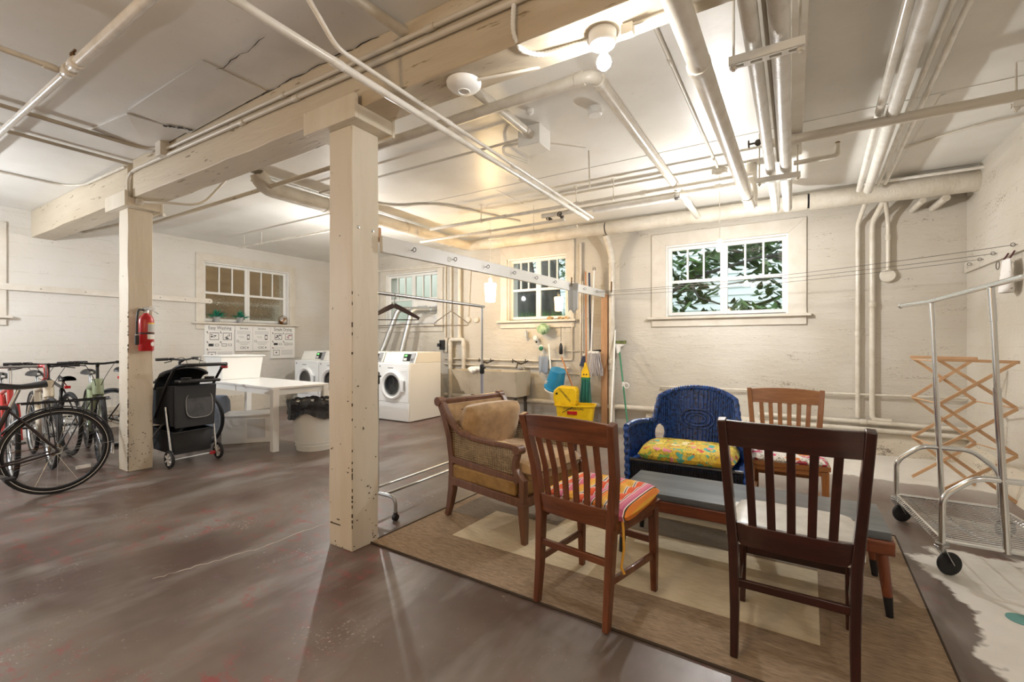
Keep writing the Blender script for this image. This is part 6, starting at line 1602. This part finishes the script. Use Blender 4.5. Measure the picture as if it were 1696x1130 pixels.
def bicycle(label, loc, rz, fm, bars='flat', rack=False, fenders=False, rear_light=True, bag=False, scale_h=1.0, fat=1.0, rim='alloy', saddle=True, line=False, stem_m='black', lean=0.0, forkm=None, grips='black'):
    """local +y = heading; rear hub at y=-.52, front hub at y=.52, ground z=0"""
    t = thing('bicycle', label, 'bicycle', loc, rz, 'bicycles parked along the left wall')
    t.rotation_euler = (0, lean, rz)
    F = MT[fm]; R = .335; zc = R + .019
    rh, fh = (0, -.52, zc), (0, .53, zc)
    bb_, st, ht, hb = (0, -.08, .29), (0, -.25, .74), (0, .34, .86), (0, .385, .70)
    wheel(t, rh, 'rear_wheel', MT[rim], line=line); wheel(t, fh, 'front_wheel', MT[rim], line=line)
    b = MB(); k = fat
    b.tube([bb_, st], .016 * k, 10); b.tube([st, (0, .345, .835)], .016 * k, 10); b.tube([bb_, hb], .020 * k, 10); b.tube([ht, hb], .021 * k, 12)
    obj('frame', b, F, t)
    for s in (-1, 1):
        b = MB(); b.tube([(s * .02, -.10, .29), (s * .055, -.30, .31), (s * .062, -.52, zc)], .009, 8); obj('chain_stay', b, F, t)
        b = MB(); b.tube([(s * .015, -.245, .72), (s * .045, -.38, .55), (s * .062, -.52, zc)], .008, 8); obj('seat_stay', b, F, t)
    b = MB(); b.tube([(0, .34, .86), hb, (0, .395, .67)], .014, 10)
    for s in (-1, 1): b.tube([(0, .395, .675), (s * .048, .40, .67), (s * .055, .44, .52), (s * .055, .53, zc)], .011, 8)
    obj('fork', b, MT[forkm or fm], t)
    zb_ = 1.03 * scale_h
    b = MB(); b.tube([(0, .34, .86), (0, .325, zb_ - .03)], .014, 10); b.tube([(0, .325, zb_ - .03), (0, .38, zb_)], .016, 10); obj('stem', b, MT[stem_m], t)
    if bars == 'flat':
        b = MB(); b.tube([(-.30, .30, zb_ + .01), (-.16, .36, zb_ + .012), (-.05, .38, zb_), (.05, .38, zb_), (.16, .36, zb_ + .012), (.30, .30, zb_ + .01)], .0115, 10); hb_ = obj('handlebar', b, MT['black'], t)
        for s in (-1, 1):
            b = MB(); b.tube([(s * .30, .30, zb_ + .01), (s * .19, .347, zb_ + .012)], .0165, 10); obj('grip', b, MT[grips], hb_)
            b = MB(); b.tube([(s * .17, .37, zb_ + .005), (s * .20, .40, zb_ - .01), (s * .28, .385, zb_ - .025)], .006, 6); b.box((s * .16, .37, zb_ + .012), (.035, .03, .03)); obj('brake_lever', b, MT['black'], hb_)
            b = MB(); b.tube(rounded([(s * .16, .39, zb_), (s * .14, .50, zb_ + .05), (s * .05, .50, zb_ - .12), (s * .02, .40, .80)], .07), .003, 5); obj('brake_cable', b, MT['black'], hb_)
    else:
        L = [(-.04, .40, zb_), (.04, .40, zb_)]
        b = MB(); b.tube([(-.20, .41, zb_ - .005), (.20, .41, zb_ - .005)], .0125, 10); hb_ = obj('handlebar', b, MT['alloy'], t)
        for s in (-1, 1):
            b = MB(); b.tube(rounded([(s * .18, .41, zb_ - .005), (s * .21, .42, zb_ - .005), (s * .21, .52, zb_), (s * .215, .54, zb_ - .10), (s * .215, .40, zb_ - .14)], .04), .015, 10); obj('bar_tape', b, MT['red'], hb_)
            b = MB(); b.tube([(s * .21, .54, zb_ + .01), (s * .21, .57, zb_ - .05), (s * .21, .55, zb_ - .11)], .007, 6); obj('brake_lever', b, MT['alloy'], hb_)
    if saddle:
        zs = .93 * scale_h
        b = MB(); b.tube([st, (0, -.30, zs - .05)], .0135, 10); obj('seat_post', b, MT['alloy'], t)
        b = MB()
        def sd(u, v):
            y = u; w = .012 + .068 * (1 - u) ** 1.6 * (1 - .25 * max(0, .15 - u) / .15); a = PI * (v - .5)
            z = .05 * math.cos(a) * (.75 + .25 * abs(2 * u - 1)) - .012 * math.sin(PI * u)
            return (w * 1.15 * math.sin(a), -.45 + .28 * u, zs - .035 + z)
        b.grid(sd, 16, 12); b.grid(lambda u, v: (sd(u, 1 - v)[0], sd(u, v)[1], zs - .04), 16, 6); s_ = obj('saddle', b, MT['black'], t)
        if rear_light: b = MB(); b.box((0, -.43, zs - .11), (.05, .03, .03)); b.tube([(0, -.42, zs - .10), (0, -.31, zs - .06)], .006, 6); obj('rear_light', b, MT['red'], t)
    b = MB(); b.T = Matrix.Translation((.045, -.08, .29)) @ Matrix.Rotation(PI / 2, 4, 'Y'); b.torus((0, 0, 0), .085, .005, 'z', 32, 5); b.tube([(-.085, 0, 0), (.085, 0, 0)], .006, 6); b.tube([(0, -.085, 0), (0, .085, 0)], .006, 6); cr = obj('chainring', b, MT['alloy'], t)
    for s, a in ((1, .5), (-1, .5 + PI)):
        e = (s * .07, -.08 + .165 * math.cos(a), .29 + .165 * math.sin(a)); b = MB(); b.bar([(s * .065, -.08, .29), e], .012, .022); ca = obj('crank_arm', b, MT['alloy'], t)
        b = MB(); b.box((e[0] + s * .05, e[1], e[2]), (.085, .06, .018)); obj('pedal', b, MT['black'], ca)
    b = MB(); b.tube([(.045, -.08, .375), (.045, -.52, zc + .035)], .003, 5); b.tube([(.045, -.08, .205), (.045, -.52, zc - .04)], .003, 5); b.torus((.045, -.52, zc), .04, .005, 'x', 20, 5); obj('chain', b, MT['brass'], t)
    if fenders:
        for (c, a0, a1, nm) in ((rh, -.2, 2.6, 'rear_fender'), (fh, .7, 2.9, 'front_fender')):
            b = MB(); Rr = R + .035
            b.grid(lambda u, v: (.026 * (2 * v - 1), c[1] - (Rr - .008 * (2 * v - 1) ** 2) * math.cos(a0 + (a1 - a0) * u), c[2] + (Rr - .008 * (2 * v - 1) ** 2) * math.sin(a0 + (a1 - a0) * u)), 30, 4); o = obj(nm, b, MT['black'], t); md = o.modifiers.new('thick', 'SOLIDIFY'); md.thickness = .002
            if nm == 'rear_fender':
                b = MB()
                for s in (-1, 1):
                    b.tube([(s * .055, c[1], c[2]), (s * .025, c[1] - Rr * math.cos(.05), c[2] + Rr * math.sin(.05))], .002, 5)
                obj('fender_stay', b, MT['alloy'], t)
        b = MB(); b.box((0, -.52 - .362, zc - .05), (.05, .008, .09)); obj('mud_flap', b, MT['reflector'], t)
    if rack:
        zr = .755; b = MB()
        b.tube(rounded([(.06, -.30, zr + .01), (.06, -.86, zr), (-.06, -.86, zr), (-.06, -.30, zr + .01)], .04), .006, 6)
        for y in (-.40, -.52, -.64, -.76): b.tube([(-.06, y, zr), (.06, y, zr)], .004, 5)
        b.tube([(0, -.32, zr + .012), (0, -.86, zr + .012)], .005, 5)
        rk = obj('rear_rack', b, MT['black'], t)
        for s in (-1, 1):
            b = MB(); b.tube([(s * .06, -.46, zr), (s * .075, -.50, zc)], .005, 5); b.tube([(s * .06, -.72, zr), (s * .075, -.54, zc)], .005, 5); obj('rack_strut', b, MT['black'], rk)
        b = MB(); b.tube([(.0, -.66, zr - .005), (.0, -.66, zr - .05)], .004, 5); b.ball((0, -.66, zr - .05), .012, 8); obj('rack_spring', b, MT['alloy'], rk)
        b = MB(); b.box((.02, -.52 - .17, .18), (.006, .10, .03)); obj('spoke_reflector', b, MT['reflector'], t)
    return t
def bike_at(front, rear, **kw):
    """place by the ground points under the front and rear hubs"""
    f_, r_ = Vector((*front, 0)), Vector((*rear, 0)); d = (f_ - r_).normalized(); c = r_ + d * .52
    return bicycle(loc=(c.x, c.y, 0), rz=math.atan2(d.y, d.x) - PI / 2, **kw)
bike_at((-5.20, .20), (-5.20, 1.25), label='black city bicycle with rear rack and fenders nearest the viewer', fm='maroon_frame', rack=True, fenders=True, line=True, rear_light=False, rim='black', scale_h=1.0)
bike_at((-6.10, 1.79), (-7.13, 1.98), label='sage green bicycle facing out beside the chipped post', fm='green_frame', fat=2.3, rim='black', forkm='black_frame', rear_light=False)
bike_at((-6.28, 1.47), (-7.31, 1.56), label='cream framed bicycle with black flat handlebar', fm='white_frame', fat=2.0, forkm='alloy', rear_light=False)
bike_at((-6.05, 1.16), (-7.09, 1.26), label='red road bicycle with red taped drop handlebar', fm='red_frame', bars='drop', stem_m='alloy', forkm='red_frame', rear_light=False)
bike_at((-7.85, 1.74), (-6.80, 1.74), label='black bicycle parked nose to the wall with a red rear light', fm='black_frame', scale_h=.93, rim='black')
bike_at((-6.02, 2.62), (-6.93, 2.16), label='black bicycle with a grey wheel behind the stroller', fm='black_frame', rim='alloy', scale_h=1.02)

# ================================================================ pet stroller
t = thing('pet_stroller', 'black folding pet stroller with a mesh window beside the chipped post', 'stroller', (-5.545, 2.30, 0), math.radians(92))
# local: +x along the row of the two visible wheels, -y towards the viewer
def spath(nm, pts, r, m, par=t): b = MB(); b.tube(pts, r, 10); return obj(nm, b, m, par)
for sx in (-1, 1):
    for y, R_, nm in ((-.27, .09, 'rear_wheel'), (.34, .075, 'front_wheel')):
        b = MB(); b.torus((sx * .23, y, R_), R_ - .016, .016, 'x', 32, 8); w_ = obj(nm, b, MT['grey_plastic'] if False else MT['rubber'], t)
        b = MB(); b.T = Matrix.Translation((sx * .23, y, R_)) @ Matrix.Rotation(PI / 2, 4, 'Y'); b.lathe([(0, -.012), (.02, -.014), (.05, -.006), (.05, .006), (.02, .014), (0, .012)], n=20); obj('hub_cap', b, MT['steel'], w_)
        b = MB(); b.T = Matrix.Translation((sx * .23, y, R_)) @ Matrix.Rotation(PI / 2, 4, 'Y')
        for k in range(6):
            a = PI * k / 3; b.box((.035 * math.cos(a), .035 * math.sin(a), 0), (.05, .012, .034), a)
        obj('wheel_spokes', b, MT['reflector'], w_)
    spath('rear_strut', [(sx * .21, -.27, .085), (sx * .215, -.20, .42), (sx * .215, -.16, .60)], .011, MT['steel'])
    spath('side_frame', rounded([(sx * .20, .32, .10), (sx * .21, .08, .30), (sx * .215, -.10, .42)], .1), .010, MT['steel'])
    spath('handle_tube', rounded([(sx * .22, .05, .48), (sx * .225, -.17, .80), (sx * .225, -.36, 1.0)], .12), .013, MT['black'])
spath('handle_bar', rounded([(-.225, -.34, .985), (-.225, -.46, 1.03), (-.15, -.52, 1.03), (.15, -.52, 1.03), (.225, -.46, 1.03), (.225, -.34, .985)], .07), .017, MT['black'])
b = MB(); b.box((.225, -.40, .995), (.04, .06, .03)); obj('red_latch', b, MT['red'], t, bev=.006)
spath('rear_axle', [(-.23, -.27, .078), (.23, -.27, .078)], .007, MT['steel'])
b = MB(); b.box((.17, -.27, .078), (.05, .03, .03)); obj('brake_pedal', b, MT['red'], t)
# cabin
b = MB(); b.hexa([(-.20, -.255, .40), (.20, -.255, .40), (.20, .26, .40), (-.20, .26, .40), (-.205, -.275, .82), (.205, -.275, .82), (.205, .20, .78), (-.205, .20, .78)]); cb_ = obj('cabin', b, MT['nylon'], t, bev=.02, seg=3)
b = MB(); b.hexa([(-.185, -.285, .385), (.185, -.285, .385), (.185, -.262, .385), (-.185, -.262, .385), (-.195, -.305, .815), (.195, -.305, .815), (.195, -.28, .815), (-.195, -.28, .815)]); fl_ = obj('rear_flap', b, MT['nylon_grey'], t, bev=.008)
b = MB(); b.T = Matrix.Translation((.03, -.298, .61)) @ Matrix.Rotation(math.radians(-2.7), 4, 'X'); n = 28
pl = [(.125 * math.copysign(abs(math.cos(a)) ** .6, math.cos(a)), .13 * math.copysign(abs(math.sin(a)) ** .6, math.sin(a))) for a in [2 * PI * i / n for i in range(n)]]
b.prism(pl, -.004, .004, 'y'); obj('mesh_window', b, MT['net'], fl_)
b = MB(); b.T = Matrix.Translation((.03, -.302, .61)) @ Matrix.Rotation(math.radians(-2.7), 4, 'X'); b.tube([(x * 1.02, 0, z * 1.02) for x, z in pl], .004, 5, True); obj('window_piping', b, MT['grey_plastic'], fl_)
b = MB()
def hood(u, v):
    a = PI * u; r = .235; q = v * 1.45
    return (-.215 + .43 * u, -.10 + .34 * math.sin(q) * (.55 + .45 * math.sin(a) ** .5), .72 + (.24 * math.cos(q) + .03) * (.72 + .28 * math.sin(a) ** .6))
b.grid(hood, 18, 14); o = obj('canopy', b, MT['nylon'], t); md = o.modifiers.new('thick', 'SOLIDIFY'); md.thickness = .012
for v in (0, .33, .66, 1.0):
    b = MB(); b.tube([Vector(hood(i / 16, v)) + Vector((0, .006, .006)) for i in range(17)], .006, 6); obj('canopy_rib', b, MT['nylon_grey'], o)
b = MB(); b.bb(-.19, .19, -.40, -.26, .845, .875); tray = obj('cup_tray', b, MT['black'], t, bev=.012, seg=3)
for x in (-.11, .11): b = MB(); b.lathe([(.042, 0), (.045, .03), (.05, .032)], (x, -.33, .865), 20); obj('cup_holder', b, MT['black'], tray)
# lower basket
b = MB()
bt = [(-.185, -.25, .34), (.185, -.25, .34), (.185, .22, .36), (-.185, .22, .36)]; bo = [(-.17, -.235, .115), (.17, -.235, .115), (.17, .20, .13), (-.17, .20, .13)]
b.add(bt + bo, [(4, 7, 6, 5), (0, 4, 5, 1), (1, 5, 6, 2), (2, 6, 7, 3), (3, 7, 4, 0)]); o = obj('basket', b, MT['nylon'], t); md = o.modifiers.new('thick', 'SOLIDIFY'); md.thickness = .006
b = MB(); b.tube(bt, .008, 6, True); obj('basket_rim', b, MT['nylon_grey'], t)
